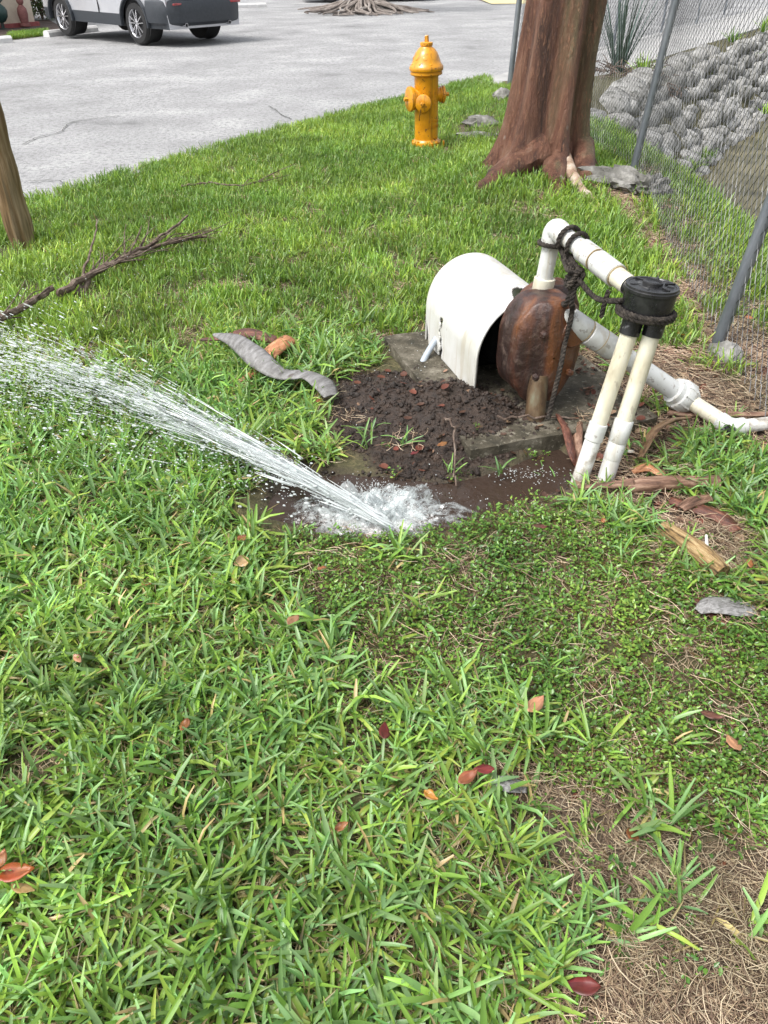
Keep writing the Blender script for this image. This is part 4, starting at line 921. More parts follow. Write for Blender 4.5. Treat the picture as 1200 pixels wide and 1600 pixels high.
strip([(1060, 808, .03), (1080, 798, .035), (1105, 790, .03)], [.014, .022, .016], .006, .5, 'bark_strip', 'bark_pink', 'short pale bark curl below the long bark roll', 'bark', seed=8)
strip([(868, 668, .05), (882, 690, .04), (893, 715, .01), (900, 735, .0)], [.012, .026, .022, .008], .005, .5, 'bark_strip', 'bark_red', 'red-brown husk leaning on the slab left of the PVC legs', 'bark', seed=9, tw=[.7, .7, .6, .5])
strip([(905, 660, .03), (900, 690, .03), (905, 725, .0)], [.01, .02, .01], .005, .5, 'bark_strip', 'bark_pink', 'narrow pinkish husk right behind the left PVC leg', 'bark', seed=10, tw=[-.5, -.5, -.5])
strip([(1040, 652, .02), (1085, 655, .02), (1200, 655, .02)], [.014, .018, .012], .006, .6, 'bark_strip', 'bark_pink', 'pinkish stick of bark lying behind the slanting pipe tail', 'bark', seed=11)
strip([(985, 745, .02), (1010, 742, .03), (1035, 752, .02)], [.012, .025, .014], .005, .4, 'bark_strip', 'bark_orange', 'crumbled orange bark above the bark roll', 'bark', seed=12)
b = B(); p = gg(1100, 855); b.tube([p + Vector((-.004, -.02, .02)), p + Vector((.006, .02, .03))], [.006, .004], 6); whole(b, 'wood_chip', M['white_chip'], 'pale wood splinter standing behind the yellow log', 'splinter')
b = B(); p = gg(985, 710); b.blob((p.x, p.y, p.z + .012), (.013, .009, .005), 2, .2, 2, 5); whole(b, 'shell_chip', M['white_chip'], 'tiny white chip on the litter between legs and husk', 'chip')
strip([(820, 1240, .02), (790, 1238, .03), (765, 1232, .025)], [.012, .02, .012], .004, .3, 'bark_strip', 'bark_silver', 'small pale papery scrap at the edge of the bare patch', 'bark', seed=14)
# ------------------------------------------------------------------ fallen leaves
def fallen(px_, py_, L, Wd, col, label, rz=None, lift=.03, seed=0, cup=.25):
    rr = random.Random(seed + 100); p = gg(px_, py_) + Vector((0, 0, lift)); rz = rr.uniform(0, 6.28) if rz is None else rz; n, nw = 9, 4; V = []; F = []
    for i in range(n):
        f = i / (n - 1); w_ = Wd * math.sin(math.pi * min(f ** .8 * .97 + .02, 1)) + .0006
        for k in range(nw + 1):
            g = -1 + 2 * k / nw; V.append(Vector(((f - .5) * L, g * w_, cup * abs(g) ** 1.3 * w_ + L * .18 * (f - .5) ** 2 * 2 + .002 * rr.uniform(-1, 1))))
    for i in range(n - 1):
        for k in range(nw): F.append((i * (nw + 1) + k, i * (nw + 1) + k + 1, (i + 1) * (nw + 1) + k + 1, (i + 1) * (nw + 1) + k))
    E_ = Euler((rr.uniform(-.35, .35), rr.uniform(-.35, .2), rz)).to_matrix(); o_ = whole(B().add([E_ @ v + p for v in V], F), 'fallen_leaf', M['fallen'], label, 'leaf', 'fallen leaves on the lawn')
    tint_obj(o_, lambda i: tuple(c * (.72 + .25 * math.sin(i * 2.3 + seed) * math.sin(i * .7)) for c in col)); md = o_.modifiers.new('thick', 'SOLIDIFY'); md.thickness = .0008; return o_
OR = (.36, .14, .05); TAN = (.50, .33, .16); RED = (.17, .028, .022); BRN = (.15, .065, .04); PCH = (.44, .23, .12)
LV = [(382, 868, .03, .012, OR, 'small orange leaf above the tan heart-shaped leaf'), (381, 906, .045, .02, TAN, 'pale tan heart-shaped leaf at the clover edge'), (461, 998, .042, .014, PCH, 'tan leaf standing upright in tall blades left of the clover'),
      (505, 916, .03, .01, OR, 'orange-red leaf in the clover below the jet tip'), (236, 941, .03, .01, OR, 'rust-orange leaf in the grass left of the tan heart-shaped leaf'), (132, 1058, .035, .008, PCH, 'narrow peach leaf far left in the lawn'),
      (296, 1163, .035, .012, OR, 'bright orange-red leaf deep in the grass, left of centre'), (600, 1172, .045, .013, RED, 'dark red leaf amid tall blades near the picture centre'), (832, 1130, .06, .016, PCH, 'peach curled leaf on the clover, right of centre'),
      (1138, 1178, .05, .014, PCH, 'folded tan leaf at the right edge of the clover'), (1106, 1134, .05, .011, BRN, 'purple-brown narrow leaf in the clover at the right'), (983, 1321, .03, .014, (.26, .09, .03), 'brown leaf at the upper rim of the bare patch'),
      (905, 1556, .06, .016, RED, 'glossy dark red leaf at the bottom on bare straw'), (40, 1392, .07, .018, (.34, .09, .02), 'crumpled rust-brown leaf at the lower left edge'), (18, 1372, .04, .012, OR, 'small orange leaf touching the crumpled one at lower left'),
      (672, 1272, .035, .010, (.50, .24, .03), 'orange leaf stuck in blades left of the bare patch'), (262, 768, .06, .022, (.30, .42, .08), 'light green leaf lying under the spray'), (1060, 534, .045, .016, (.62, .26, .02), 'orange leaf on the litter right of the black valve'),
      (1166, 896, .035, .01, OR, 'orange-red leaf on straw at the right edge, above the silver husk'), (941, 828, .02, .008, OR, 'tiny orange leaf in the sprig right of the puddle'), (838, 850, .05, .011, BRN, 'reddish brown leaf in the clover below the puddle'),
      (728, 1243, .05, .013, (.35, .13, .05), 'brown leaf leftmost of the pair beside the papery scrap'), (752, 1232, .045, .012, (.22, .05, .03), 'dark reddish leaf rightmost of the pair beside the papery scrap'), (536, 1320, .03, .009, (.36, .12, .03), 'brown leaf tucked in the lower middle grass'),
      (52, 1418, .05, .010, (.45, .30, .10), 'yellowish dead leaf below the crumpled leaf at lower left'), (500, 640, .03, .011, (.30, .10, .03), 'brown leaf beside the end of the grey palm sheath'), (690, 708, .04, .011, (.42, .17, .06), 'tan leaf hanging on the twig over the mud'),
      (648, 722, .03, .012, RED, 'dark red leaf on the mud above the puddle'), (1168, 508, .04, .012, (.50, .22, .10), 'peach leaf behind the fence mesh right of the near post'), (368, 713, .03, .009, (.40, .12, .05), 'reddish leaf under the jet in the wet grass')]
for i, (a, b_, L, w_, c, lab) in enumerate(LV): fallen(a, b_, L, w_, c, lab, None, .065 if b_ > 820 and a < 860 else .035, i)
# ------------------------------------------------------------------ cars
def wheel(root, x, y, side, r=.36, wdt=.225, parent_m='tyre'):
    wr_ = bpy.data.objects.new('wheel', None); COL.objects.link(wr_); wr_.parent = root; wr_.location = (x, y, r); ax = Vector((0, side, 0))
    o1 = B().turned((0, 0, 0), ax, [(-wdt / 2, r * .66), (-wdt / 2 + .005, r * .9), (-wdt / 2 + .04, r * .985), (-.05, r), (.05, r), (wdt / 2 - .04, r * .985), (wdt / 2 - .005, r * .9), (wdt / 2, r * .68), (wdt / 2 - .02, r * .655)], 40, caps=False).build('tyre', M['tyre'], wr_, local=True)
    b = B(); b.turned((0, 0, 0), ax, [(wdt / 2 - .015, r * .675), (wdt / 2 - .005, r * .66), (wdt / 2 - .02, r * .62), (.0, r * .60)], 36, caps=False); b.turned((0, 0, 0), ax, [(.05, .0), (.05, .05), (.085, .05), (.092, .03), (.092, 0)], 16, caps=False)
    for k in range(5):
        for s in (-1, 1):
            a = 2 * math.pi * k / 5 + s * .17 + .3; a2 = 2 * math.pi * k / 5 + s * .26 + .3
            p0 = Vector((math.cos(2 * math.pi * k / 5 + .3 + s * .25) * .04, side * .082, math.sin(2 * math.pi * k / 5 + .3 + s * .25) * .04)); p1 = Vector((math.cos(a2) * r * .64, side * .092, math.sin(a2) * r * .64)); b.tube([p0, p1], [.022, .019], 6, flat=.6)
    b.build('rim', M['rim'], wr_, local=True); B().turned((0, 0, 0), ax, [(.0, .0), (.0, r * .6), (.03, r * .6)], 24, caps=False).build('rim_back', M['rim_dark'], wr_, local=True)
    return wr_
def car(name, loc, rz, paint, clad, label):
    root = thing(name, loc, label, 'car', None, rz); xa = (1.40, -1.29); RA = .425
    xs = sorted(set([round(v, 3) for v in list(np.linspace(-2.27, 2.28, 56)) + [a + RA * math.cos(t) for a in xa for t in np.linspace(0, math.pi, 17)]]))
    def zlow(x):
        z = .30
        for a in xa:
            if abs(x - a) < RA: z = max(z, .36 + math.sqrt(max(RA * RA - (x - a) ** 2, 0)) * .98)
        return z
    def wdt(x): return .925 - .055 * sm(-1.7, -2.27, np.array([x]))[0] - .10 * sm(1.7, 2.28, np.array([x]))[0]
    def zr(x): return float(np.interp(x, [-2.27, -2.2, -1.95, -1.2, 0, .5, 1.15, 1.3, 2.0, 2.28], [1.0, 1.06, 1.52, 1.66, 1.69, 1.66, 1.12, 1.05, .95, .72]))
    rows = []
    for x in xs:
        zl = zlow(x); w_ = wdt(x); zt = zr(x); bz = min(1.02, zt - .02); green = max(0.0, zt - 1.06)
        sec = [(w_ - .03, zl), (w_ - .012, max(.50, zl + .02)), (w_ - .022, max(.56, zl + .045)), (w_, max(.80, zl + .06)), (w_ - .02, max(bz, zl + .07)), (w_ - .02 - green * .32, max(zt - .08 * min(1, green * 3), bz + .002)), (w_ - .10 - green * .36, zt), (0, zt + .015)]
        rows.append(sec)
    V = []; F = []; mi = []; ns = 8
    for sec, x in zip(rows, xs):
        for (y, z) in sec: V.append((x, y, z))
        for (y, z) in sec: V.append((x, -y, z))
    for i in range(len(xs) - 1):
        for side in (0, 1):
            for k in range(ns - 1):
                a = i * 2 * ns + side * ns + k; q = (a, a + 2 * ns, a + 2 * ns + 1, a + 1); F.append(q if side else tuple(reversed(q))); mi.append(1 if k == 0 else 0)
    for e in (0, len(xs) - 1):
        o_ = e * 2 * ns; poly = [o_ + k for k in range(ns)] + [o_ + ns + k for k in range(ns - 2, -1, -1)]; F.append(tuple(poly) if e == 0 else tuple(reversed(poly))); mi.append(0)
    b = B().add(V, F); b.mi = mi; b.build('body', [M[paint], M[clad]], root, local=True, angle=28)
    # underbody
    B().box((0, 0, .36), (4.2, 1.5, .16), None, .03).build('underbody', M['tyre'], root, local=True)
    for a in xa:
        for s in (-1, 1):
            P = [(a + (RA + .02) * math.cos(t), s * .925, .36 + (RA + .02) * math.sin(t)) for t in np.linspace(-.12, math.pi + .12, 19)]; B().tube(P, .045, 6, flat=.6).build('arch_trim', M[clad], root, local=True)
            wheel(root, a, s * .80, s)
            B().turned((a, s * .55, .42), (0, s, 0), [(0, RA - .03), (.3, RA - .01)], 24).build('wheel_well', M['tyre'], root, local=True)
    # rear bumper wrapping round the corners
    V = []; F = []; path = [(-1.74, .945), (-1.95, .945), (-2.16, .915), (-2.30, .80), (-2.37, .55), (-2.39, 0), (-2.37, -.55), (-2.30, -.80), (-2.16, -.915), (-1.95, -.945), (-1.74, -.945)]; pr = [(-.10, .34), (.0, .40), (.02, .52), (.03, .64), (.0, .74), (-.08, .78)]
    for (x, y) in path:
        L = math.hypot(x + 1.2, y) or 1; d_ = ((x + 1.2) / L, y / L)
        for (o_, z) in pr: V.append((x + d_[0] * o_, y + d_[1] * o_, z))
    n_ = len(pr)
    for i in range(len(path) - 1):
        for k in range(n_ - 1): F.append((i * n_ + k, i * n_ + k + 1, (i + 1) * n_ + k + 1, (i + 1) * n_ + k))
    B().add(V, F).build('rear_bumper', M[clad], root, local=True, angle=35)
    for s in (-1, 1):
        B().box((-2.385, s * .68, .70), (.03, .24, .035), Euler((0, 0, s * .25)), .006).build('reflector', M['redlamp'], root, local=True); B().box((-2.20, s * .70, 1.0), (.12, .36, .12), Euler((0, 0, s * .2)), .02).build('tail_lamp', M['redlamp'], root, local=True)
        B().turned((-2.18, s * .52, .36), (-1, 0, 0), [(0, .03), (.2, .035), (.2, .028), (.1, .026)], 16).build('exhaust', M['rim'], root, local=True)
        for (x0, x1) in ((-1.05, -.2), (-.12, .75), (-1.75, -1.15)):
            B().add([(x0, s * .893, 1.08), (x1, s * .893, 1.08), (x1 - .05, s * .755, 1.55), (x0 + .12, s * .755, 1.55)], [(0, 1, 2, 3)]).build('side_window', M['carglass'], root, local=True)
            B().box(((x0 + x1) / 2, s * .935, .93), (.2, .02, .03), None, .008).build('door_handle', M[paint], root, local=True)
        B().box((-.08, s * .915, .74), (.012, .03, .5), None, .002).build('door_gap', M['tyre'], root, local=True)
    B().add([(-2.262, .62, 1.10), (-2.262, -.62, 1.10), (-2.03, -.58, 1.46), (-2.03, .58, 1.46)], [(0, 1, 2, 3)]).build('rear_window', M['carglass'], root, local=True)
    B().box((-2.31, 0, .86), (.06, 1.15, .16), None, .02).build('tailgate_trim', M[clad], root, local=True)
    return root
ra = rp(224, 71); hd = Vector((-2.0, 1.76, 0)).normalized(); lf = Vector((-hd.y, hd.x, 0))
cc_ = Vector((ra.x, ra.y, 0)) + hd * 1.29 - lf * .82; cc_.z = ra.z + .01
car('parked_car', cc_, math.atan2(hd.y, hd.x), 'silver', 'cladding', 'silver SUV with dark grey cladding parked nose-in across the road')
p = rp(555, 3); car('parked_car', Vector((p.x + .3, p.y + .6, p.z)), R(8), 'darkpaint', 'tyre', 'dark car at the top edge behind the rooty tree stump')
# ------------------------------------------------------------------ far side of the road
def wheelstop(pa, pb, label):
    a, c = rp(*pa), rp(*pb); d = (c - a).normalized(); L = (c - a).length; s = Vector((-d.y, d.x, 0)); V = []; F = []
    pr = [(-.09, 0), (-.085, .09), (-.05, .13), (.05, .13), (.085, .09), (.09, 0)]
    for k in range(2):
        q = a + d * L * k
        for (o_, z) in pr: V.append(q + s * o_ + Vector((0, 0, z - .01)))
    for k in range(5): F.append((k, k + 1, k + 7, k + 6))
    F += [tuple(range(6)), tuple(range(11, 5, -1))]
    return whole(B().add(V, F), 'wheel_stop', M['white_concrete'], label, 'wheel stop', 'concrete wheel stops', smooth=False)
wheelstop((-90, 74), (18, 66), 'white concrete wheel stop at the top left corner')
wheelstop((73, 58), (150, 49), 'white concrete wheel stop touching the front wheel of the silver car')
wheelstop((362, 13), (415, 11), 'rough pale wheel stop right of the silver car at the top edge')
hb = rp(-200, 62, .0); ha = rp(56, 41, .0); dh = (ha - hb).normalized(); nh_ = Vector((-dh.y, dh.x, 0)); house = thing('house', (hb + ha) / 2, 'beige stucco house corner with red plinth at the top left', 'house')
def wallbox(p0, p1, depth, z0, z1):
    d_ = (p1 - p0); n_ = Vector((-d_.y, d_.x, 0)).normalized() * depth; return [p0 + Vector((0, 0, z0)), p1 + Vector((0, 0, z0)), p1 + n_ + Vector((0, 0, z0)), p0 + n_ + Vector((0, 0, z0)), p0 + Vector((0, 0, z1)), p1 + Vector((0, 0, z1)), p1 + n_ + Vector((0, 0, z1)), p0 + n_ + Vector((0, 0, z1))], [(3, 2, 1, 0), (4, 5, 6, 7), (0, 1, 5, 4), (1, 2, 6, 5), (2, 3, 7, 6), (3, 0, 4, 7)]
B().add(*wallbox(hb, ha, 6, -.2, 3.0)).build('wall', M['stucco'], house, smooth=False)
B().add(*wallbox(hb - nh_ * .10 - dh * .1, ha - nh_ * .10 + dh * .06, .3, -.2, .10)).build('plinth', M['redpaint'], house, smooth=False)
B().add(*wallbox(hb - nh_ * .4 - dh * .4, ha - nh_ * .4 + dh * .4, 6.8, 3.0, 3.15)).build('roof', M['redpaint'], house, smooth=False)
hw = ha - dh * 1.05 - nh_ * .22; orn = thing('hanging_pot', hw, 'dark green pot with iron scroll holder against the beige wall', 'pot')
hw = hw + Vector((0, 0, .12))
B().turned(hw, (0, 0, 1), [(.02, .03), (.05, .10), (.15, .17), (.27, .185), (.34, .15), (.42, .06), (.46, .05)], 20).build('vase', M['greenpot'], orn)
for s in (-1, 1): B().tube(smooth_path([hw + dh * (.05 * s) + Vector((0, 0, .42)), hw + dh * (.20 * s) + Vector((0, 0, .55)), hw + dh * (.19 * s) + Vector((0, 0, .75)), hw + dh * (.04 * s) + Vector((0, 0, .95)), hw + Vector((0, 0, 1.05))], 5), .022, 7).build('scroll', M['iron'], orn)
B().tube([hw + Vector((0, 0, .4)), hw + Vector((0, 0, 1.1))], .02, 7).build('rod', M['iron'], orn); B().turned(hw - Vector((0, 0, .12)), (0, 0, 1), [(0, .12), (.02, .12), (.04, .04), (.15, .04)], 14).build('foot', M['iron'], orn)
st = ha - dh * .42 - nh_ * .2; fig = thing('garden_figurine', st, 'small reddish clay figurine on the red plinth by the wall corner', 'figurine')
B().turned(st + Vector((0, 0, .04)), (0, 0, 1), [(0, .12), (.05, .12), (.06, .09), (.12, .10), (.25, .12), (.36, .11), (.42, .06), (.44, .05)], 18).build('torso', M['terracotta'], fig); b = B(); b.blob(st + Vector((0, 0, .56)), (.085, .085, .10), 2, .15, 2, 3); b.build('head', M['terracotta'], fig)
gs = [rp(*q, .006) for q in [(14, 63), (72, 56), (74, 50), (18, 55)]]; setp(B().add(gs, [(0, 1, 2, 3)]).build('verge', M['verge'] if 'verge' in M else M['soil'], smooth=False), kind='structure')
bd = [rp(*q, .008) for q in [(-80, 66), (100, 44), (75, 30), (-100, 48)]]
M['bed'] = mat('bed_mulch', [(.05, .035, .03), (.13, .10, .09)], 5, .9, .5, .2, space='Position'); setp(B().add(bd, [(0, 1, 2, 3)]).build('flower_bed', M['bed'], smooth=False), kind='structure')
def shrub(p, rx, ry, h, n, L, label, cols, seed, name='shrub', stem=True, cat='shrub'):
    rr = random.Random(seed); o_ = thing(name, p, label, cat); b = B()
    for k in range(n):
        a = rr.uniform(0, 6.28); q = rr.random() ** .5; z = rr.uniform(.05, 1); c = p + Vector((math.cos(a) * rx * q * (1 - .3 * z), math.sin(a) * ry * q * (1 - .3 * z), z * h)); d_ = Vector((math.cos(a) * .7 + rr.gauss(0, .5), math.sin(a) * .7 + rr.gauss(0, .5), rr.gauss(.3, .5))); leafcard(b, c, L * rr.uniform(.7, 1.2), L * .24, d_, Vector((0, 0, 1)))
    f_ = b.build('foliage', M['shrub'], o_, smooth=False); cs = [cols[rr.randrange(len(cols))] for _ in range(n)]; tint_obj(f_, lambda i: cs[i // 4])
    if stem:
        for k in range(4): a = k * 1.6; B().tube([p + Vector((0, 0, -.02)), p + Vector((math.cos(a) * rx * .3, math.sin(a) * ry * .3, h * .6))], [.02, .008], 6).build('stem', M['twig'], o_)
    return o_
p = rp(62, 34); shrub(p + Vector((-.2, .8, 0)), .8, .6, 1.5, 2600, .13, 'leafy green shrub between beige wall and silver car', [(.10, .18, .04), (.16, .26, .06), (.24, .16, .09), (.05, .09, .03)], 4)
p = rp(100, 22); shrub(p + Vector((-.6, 1.5, 0)), 1.2, .6, 1.3, 2600, .13, 'green shrub behind the front wheel of the silver car', [(.07, .13, .03), (.12, .20, .05), (.03, .06, .02)], 5)
# rooty tree at the top edge
tp = rp(566, 20); tr2 = thing('rooted_tree', tp, 'grey tree with a wide mat of roots at the top edge', 'tree')
B().tube(smooth_path([tp + Vector((0, 0, -.1)), tp + Vector((0, 0, .25)), tp + Vector((.05, 0, 1.0)), tp + Vector((.1, .1, 3.2))], 8), [.75 - .4 * min(1, i / 8) for i in range(25)], 20).build('trunk', M['bark_grey'], tr2)
rr = random.Random(12)
for k in range(60):
    a = k / 60 * 2 * math.pi + rr.uniform(-.05, .05); L = rr.uniform(.9, 1.9); P = [tp + Vector((math.cos(a) * .35, math.sin(a) * .3, rr.uniform(.25, .55)))]
    for j in range(1, 5): f = j / 4; P.append(tp + Vector((math.cos(a + rr.gauss(0, .12)) * (.35 + L * f), math.sin(a + rr.gauss(0, .12)) * (.3 + L * f * .8), .30 * (1 - f) ** 2 + rr.uniform(.02, .08))))
    P = smooth_path(P, 4); B().tube(P, [.05 - .035 * i / (len(P) - 1) for i in range(len(P))], 6).build('root', M['bark_grey'], tr2)
b = B()
for k in range(900): d_ = Vector((rr.gauss(0, 1), rr.gauss(0, 1), rr.gauss(0, .5))).normalized(); leafcard(b, tp + Vector((0, 0, 4.6)) + Vector((d_.x * 1.8, d_.y * 1.8, d_.z * 1.6)) * rr.random() ** .4, .25, .06, d_ + Vector((0, 0, -.3)), Vector((0, 0, 1)))
f_ = b.build('crown', M['shrub'], tr2, smooth=False); f_['kind'] = 'stuff'; tint_obj(f_, lambda i: cl[(i // 4) % 3])
# spiky plant and weeds on the headwall
def spiky(p, n, L, wd_, label, seed, cols, name='yucca', spread=.5, cat='plant'):
    rr = random.Random(seed); o_ = thing(name, p, label, cat)
    for k in range(n):
        a = rr.uniform(0, 6.28); lean = rr.uniform(.05, 1) * spread; d_ = Vector((math.cos(a) * lean, math.sin(a) * lean, 1)).normalized(); LL = L * rr.uniform(.6, 1.1); s = d_.cross(Vector((math.cos(a), math.sin(a), .1))).normalized(); V = []; F = []
        for i in range(6):
            f = i / 5; c = p + Vector((math.cos(a), math.sin(a), 0)) * .03 + d_ * LL * f + Vector((math.cos(a), math.sin(a), -.6)) * (.16 * LL * f * f * lean * 2); w_ = wd_ * (1 - f) ** .6 * min(1, .5 + f * 3); nn = s.cross(d_); V += [c - s * w_ + nn * w_ * .4, c, c + s * w_ + nn * w_ * .4]
        for i in range(5): F += [(3 * i, 3 * i + 1, 3 * i + 4, 3 * i + 3), (3 * i + 1, 3 * i + 2, 3 * i + 5, 3 * i + 4)]
        lo = B().add(V, F).build('leaf', M['shrub'], o_); c = cols[rr.randrange(len(cols))]; tint_obj(lo, lambda i: c)
    return o_
yp = gp(966, 112, -.05); spiky(Vector((yp.x, yp.y, -.1)), 34, 1.25, .022, 'tall grey-green spiky plant on the headwall right of the trunk', 3, [(.07, .12, .09), (.10, .16, .13), (.05, .09, .06)], spread=.42)
b = B(); rr = random.Random(31)
for k in range(220):
    a = rr.uniform(0, 6.28); q = rr.random() ** .5 * .75; c = Vector((yp.x + math.cos(a) * q * 1.0 + .1, yp.y - .35 + math.sin(a) * q, -.08)); c.z = max(G(c.x, c.y), -.3) + rr.uniform(.0, .12); d_ = Vector((rr.gauss(0, 1), rr.gauss(0, 1), rr.gauss(0, .5))).normalized() * rr.uniform(.08, .25); b.tube([c, c + d_ * .5 + Vector((0, 0, .02)), c + d_], [.008, .007, .003], 4)
whole(b, 'dead_thatch', M['twig'], 'brown heap of dead leaves at the foot of the spiky plant', 'litter', kind='stuff')
wg = [(.20, .36, .03), (.28, .46, .05), (.14, .28, .03)]
for i, (q, z, n, L, lab) in enumerate([((1003, 125), -.1, 40, .38, 'bright green grassy weed below the spiky plant'), ((1143, 66), -.05, 26, .30, 'small bright weed on top of the headwall near the far fence post'), ((1168, 95), -.4, 18, .3, 'small green weed sprouting from the bags at the right'), ((1192, 50), -.05, 26, .35, 'dark green weed at the top right edge of the headwall'), ((1036, 145), -.3, 20, .3, 'green weed among the big bags right of the fence post'), ((1195, 178), -.85, 14, .25, 'bright weed at the waterline by the right edge'), ((1100, 138), -.45, 14, .28, 'olive weed in the middle of the bag wall')]):
    p = gp(q[0], q[1], z); wd = (p.x - W0[0]) * WN[0] + (p.y - W0[1]) * WN[1]; spiky(p, n, L, .016, lab, 40 + i, wg, 'weed', 1.0)
# ------------------------------------------------------------------ grass, clover, straw, clods: scattered by geometry nodes from points laid out here
def blades(specs, nseg=4):
    V = []; F = []; T = []
    for (p, az, el, L, wd, curve, col, tipc, twist) in specs:
        n = nseg; o0 = len(V); pos = Vector(p); e = el; dz = Vector((math.cos(az), math.sin(az), 0)); s = Vector((-math.sin(az), math.cos(az), 0))
        for i in range(n + 1):
            f = i / n; w_ = wd * (.55 + .45 * min(1, f * 3)) * (1 - f ** 6 * .6)
            d = dz * math.cos(e) + Vector((0, 0, 1)) * math.sin(e); up = -dz * math.sin(e) + Vector((0, 0, 1)) * math.cos(e)
            tw = twist * f; s2 = s * math.cos(tw) + up * math.sin(tw); u2 = up * math.cos(tw) - s * math.sin(tw)
            V += [pos - s2 * w_ + u2 * w_ * .45, pos.copy(), pos + s2 * w_ + u2 * w_ * .45]
            pos = pos + d * (L / n); e += curve / n
        for i in range(n):
            a = o0 + 3 * i; F += [(a, a + 1, a + 4, a + 3), (a + 1, a + 2, a + 5, a + 4)]
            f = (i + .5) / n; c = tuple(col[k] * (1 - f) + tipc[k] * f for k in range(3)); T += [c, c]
    return V, F, T
def src(name, V, F, T, m, coll):
    me = bpy.data.meshes.new(name); me.from_pydata([tuple(v) for v in V], [], F); me.materials.append(m); me.polygons.foreach_set('use_smooth', [True] * len(me.polygons))
    if T is not None:
        a = me.color_attributes.new('tint', 'FLOAT_COLOR', 'CORNER'); arr = []
        for f, c in zip(me.polygons, T): arr += [c[0], c[1], c[2], 1.0] * f.loop_total
        a.data.foreach_set('color', arr)
    o = bpy.data.objects.new(name, me); coll.objects.link(o); return o
def scatter_tree(coll):
    g = bpy.data.node_groups.new('scatter', 'GeometryNodeTree'); g.interface.new_socket('Geometry', in_out='INPUT', socket_type='NodeSocketGeometry'); g.interface.new_socket('Geometry', in_out='OUTPUT', socket_type='NodeSocketGeometry')
    i = g.nodes.new('NodeGroupInput'); o = g.nodes.new('NodeGroupOutput'); ci = g.nodes.new('GeometryNodeCollectionInfo'); ci.inputs['Collection'].default_value = coll; ci.inputs['Separate Children'].default_value = True; ci.inputs['Reset Children'].default_value = True
    ip = g.nodes.new('GeometryNodeInstanceOnPoints'); ip.inputs['Pick Instance'].default_value = True
    def na(n, ty):
        a = g.nodes.new('GeometryNodeInputNamedAttribute'); a.data_type = ty; a.inputs['Name'].default_value = n; return a.outputs['Attribute']
    er = g.nodes.new('FunctionNodeEulerToRotation'); L = g.links.new
    L(i.outputs[0], ip.inputs['Points']); L(ci.outputs[0], ip.inputs['Instance']); L(na('idx', 'INT'), ip.inputs['Instance Index']); L(na('rot', 'FLOAT_VECTOR'), er.inputs[0]); L(er.outputs[0], ip.inputs['Rotation']); L(na('scl', 'FLOAT'), ip.inputs['Scale']); L(ip.outputs[0], o.inputs[0])
    return g
def scatter(name, P, rot, scl, idx, coll, label, cat, parent=None):
    me = bpy.data.meshes.new(name); n = len(P); me.vertices.add(n); me.vertices.foreach_set('co', np.asarray(P, np.float32).ravel())
    a = me.attributes.new('rot', 'FLOAT_VECTOR', 'POINT'); a.data.foreach_set('vector', np.asarray(rot, np.float32).ravel()); a = me.attributes.new('scl', 'FLOAT', 'POINT'); a.data.foreach_set('value', np.asarray(scl, np.float32)); a = me.attributes.new('idx', 'INT', 'POINT'); a.data.foreach_set('value', np.asarray(idx, np.int32)); me.update()
    o = bpy.data.objects.new(name, me); COL.objects.link(o); md = o.modifiers.new('scatter', 'NODES'); md.node_group = scatter_tree(coll)
    setp(o, label, cat, None, 'stuff'); return o
gr = random.Random(42); TA = []; TB = []
GREENS = [(.185, .315, .052), (.155, .280, .048), (.22, .345, .060), (.150, .270, .080), (.25, .345, .060), (.18, .30, .115), (.135, .23, .040), (.22, .345, .125)]
DRY = [(.34, .27, .11), (.42, .34, .16), (.26, .24, .07)]
def gcol(): return gr.choice(GREENS) if gr.random() > .08 else gr.choice(DRY)
cA = bpy.data.collections.new('near_grass_source'); cB = bpy.data.collections.new('far_grass_source'); cC = bpy.data.collections.new('clover_source'); cD = bpy.data.collections.new('straw_source'); cE = bpy.data.collections.new('clod_source'); cF = bpy.data.collections.new('sprig_source')
for v in range(9):                          # broad-bladed turf, half lying
    S = []
    for node in range(4):
        bx, by = gr.gauss(0, .022), gr.gauss(0, .022); a0 = gr.uniform(0, 6.28)
        for k in range(gr.randint(3, 4)):
            c = gcol(); f = gr.uniform(.85, 1.2); c = tuple(q * f for q in c); az = a0 + gr.choice((0, math.pi)) + gr.gauss(0, .5)
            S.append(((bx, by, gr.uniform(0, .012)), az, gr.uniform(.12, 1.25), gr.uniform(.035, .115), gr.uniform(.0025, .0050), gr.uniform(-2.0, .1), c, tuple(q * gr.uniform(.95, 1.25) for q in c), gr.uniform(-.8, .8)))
    for k in range(9): c = gr.choice(DRY); S.append(((gr.gauss(0, .03), gr.gauss(0, .03), gr.uniform(.004, .02)), gr.uniform(0, 6.28), gr.uniform(-.1, .5), gr.uniform(.03, .07), gr.uniform(.0008, .0018), gr.uniform(-.6, .2), tuple(q * .6 for q in c), tuple(q * .6 for q in c), 0))
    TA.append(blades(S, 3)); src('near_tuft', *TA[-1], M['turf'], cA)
for v in range(7):                          # finer, more upright turf farther away
    S = []
    for k in range(22):
        c = gr.choice(GREENS) if gr.random() > .03 else gr.choice(DRY); f = gr.uniform(.95, 1.25); c = (c[0] * f * 1.0, c[1] * f, c[2] * f * .75)
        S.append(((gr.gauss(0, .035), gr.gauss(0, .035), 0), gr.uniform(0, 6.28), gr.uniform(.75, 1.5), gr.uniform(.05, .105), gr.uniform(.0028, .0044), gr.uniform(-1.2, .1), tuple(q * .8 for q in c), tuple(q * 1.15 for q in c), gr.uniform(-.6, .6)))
    TB.append(blades(S, 2)); src('far_tuft', *TB[-1], M['grass'], cB)
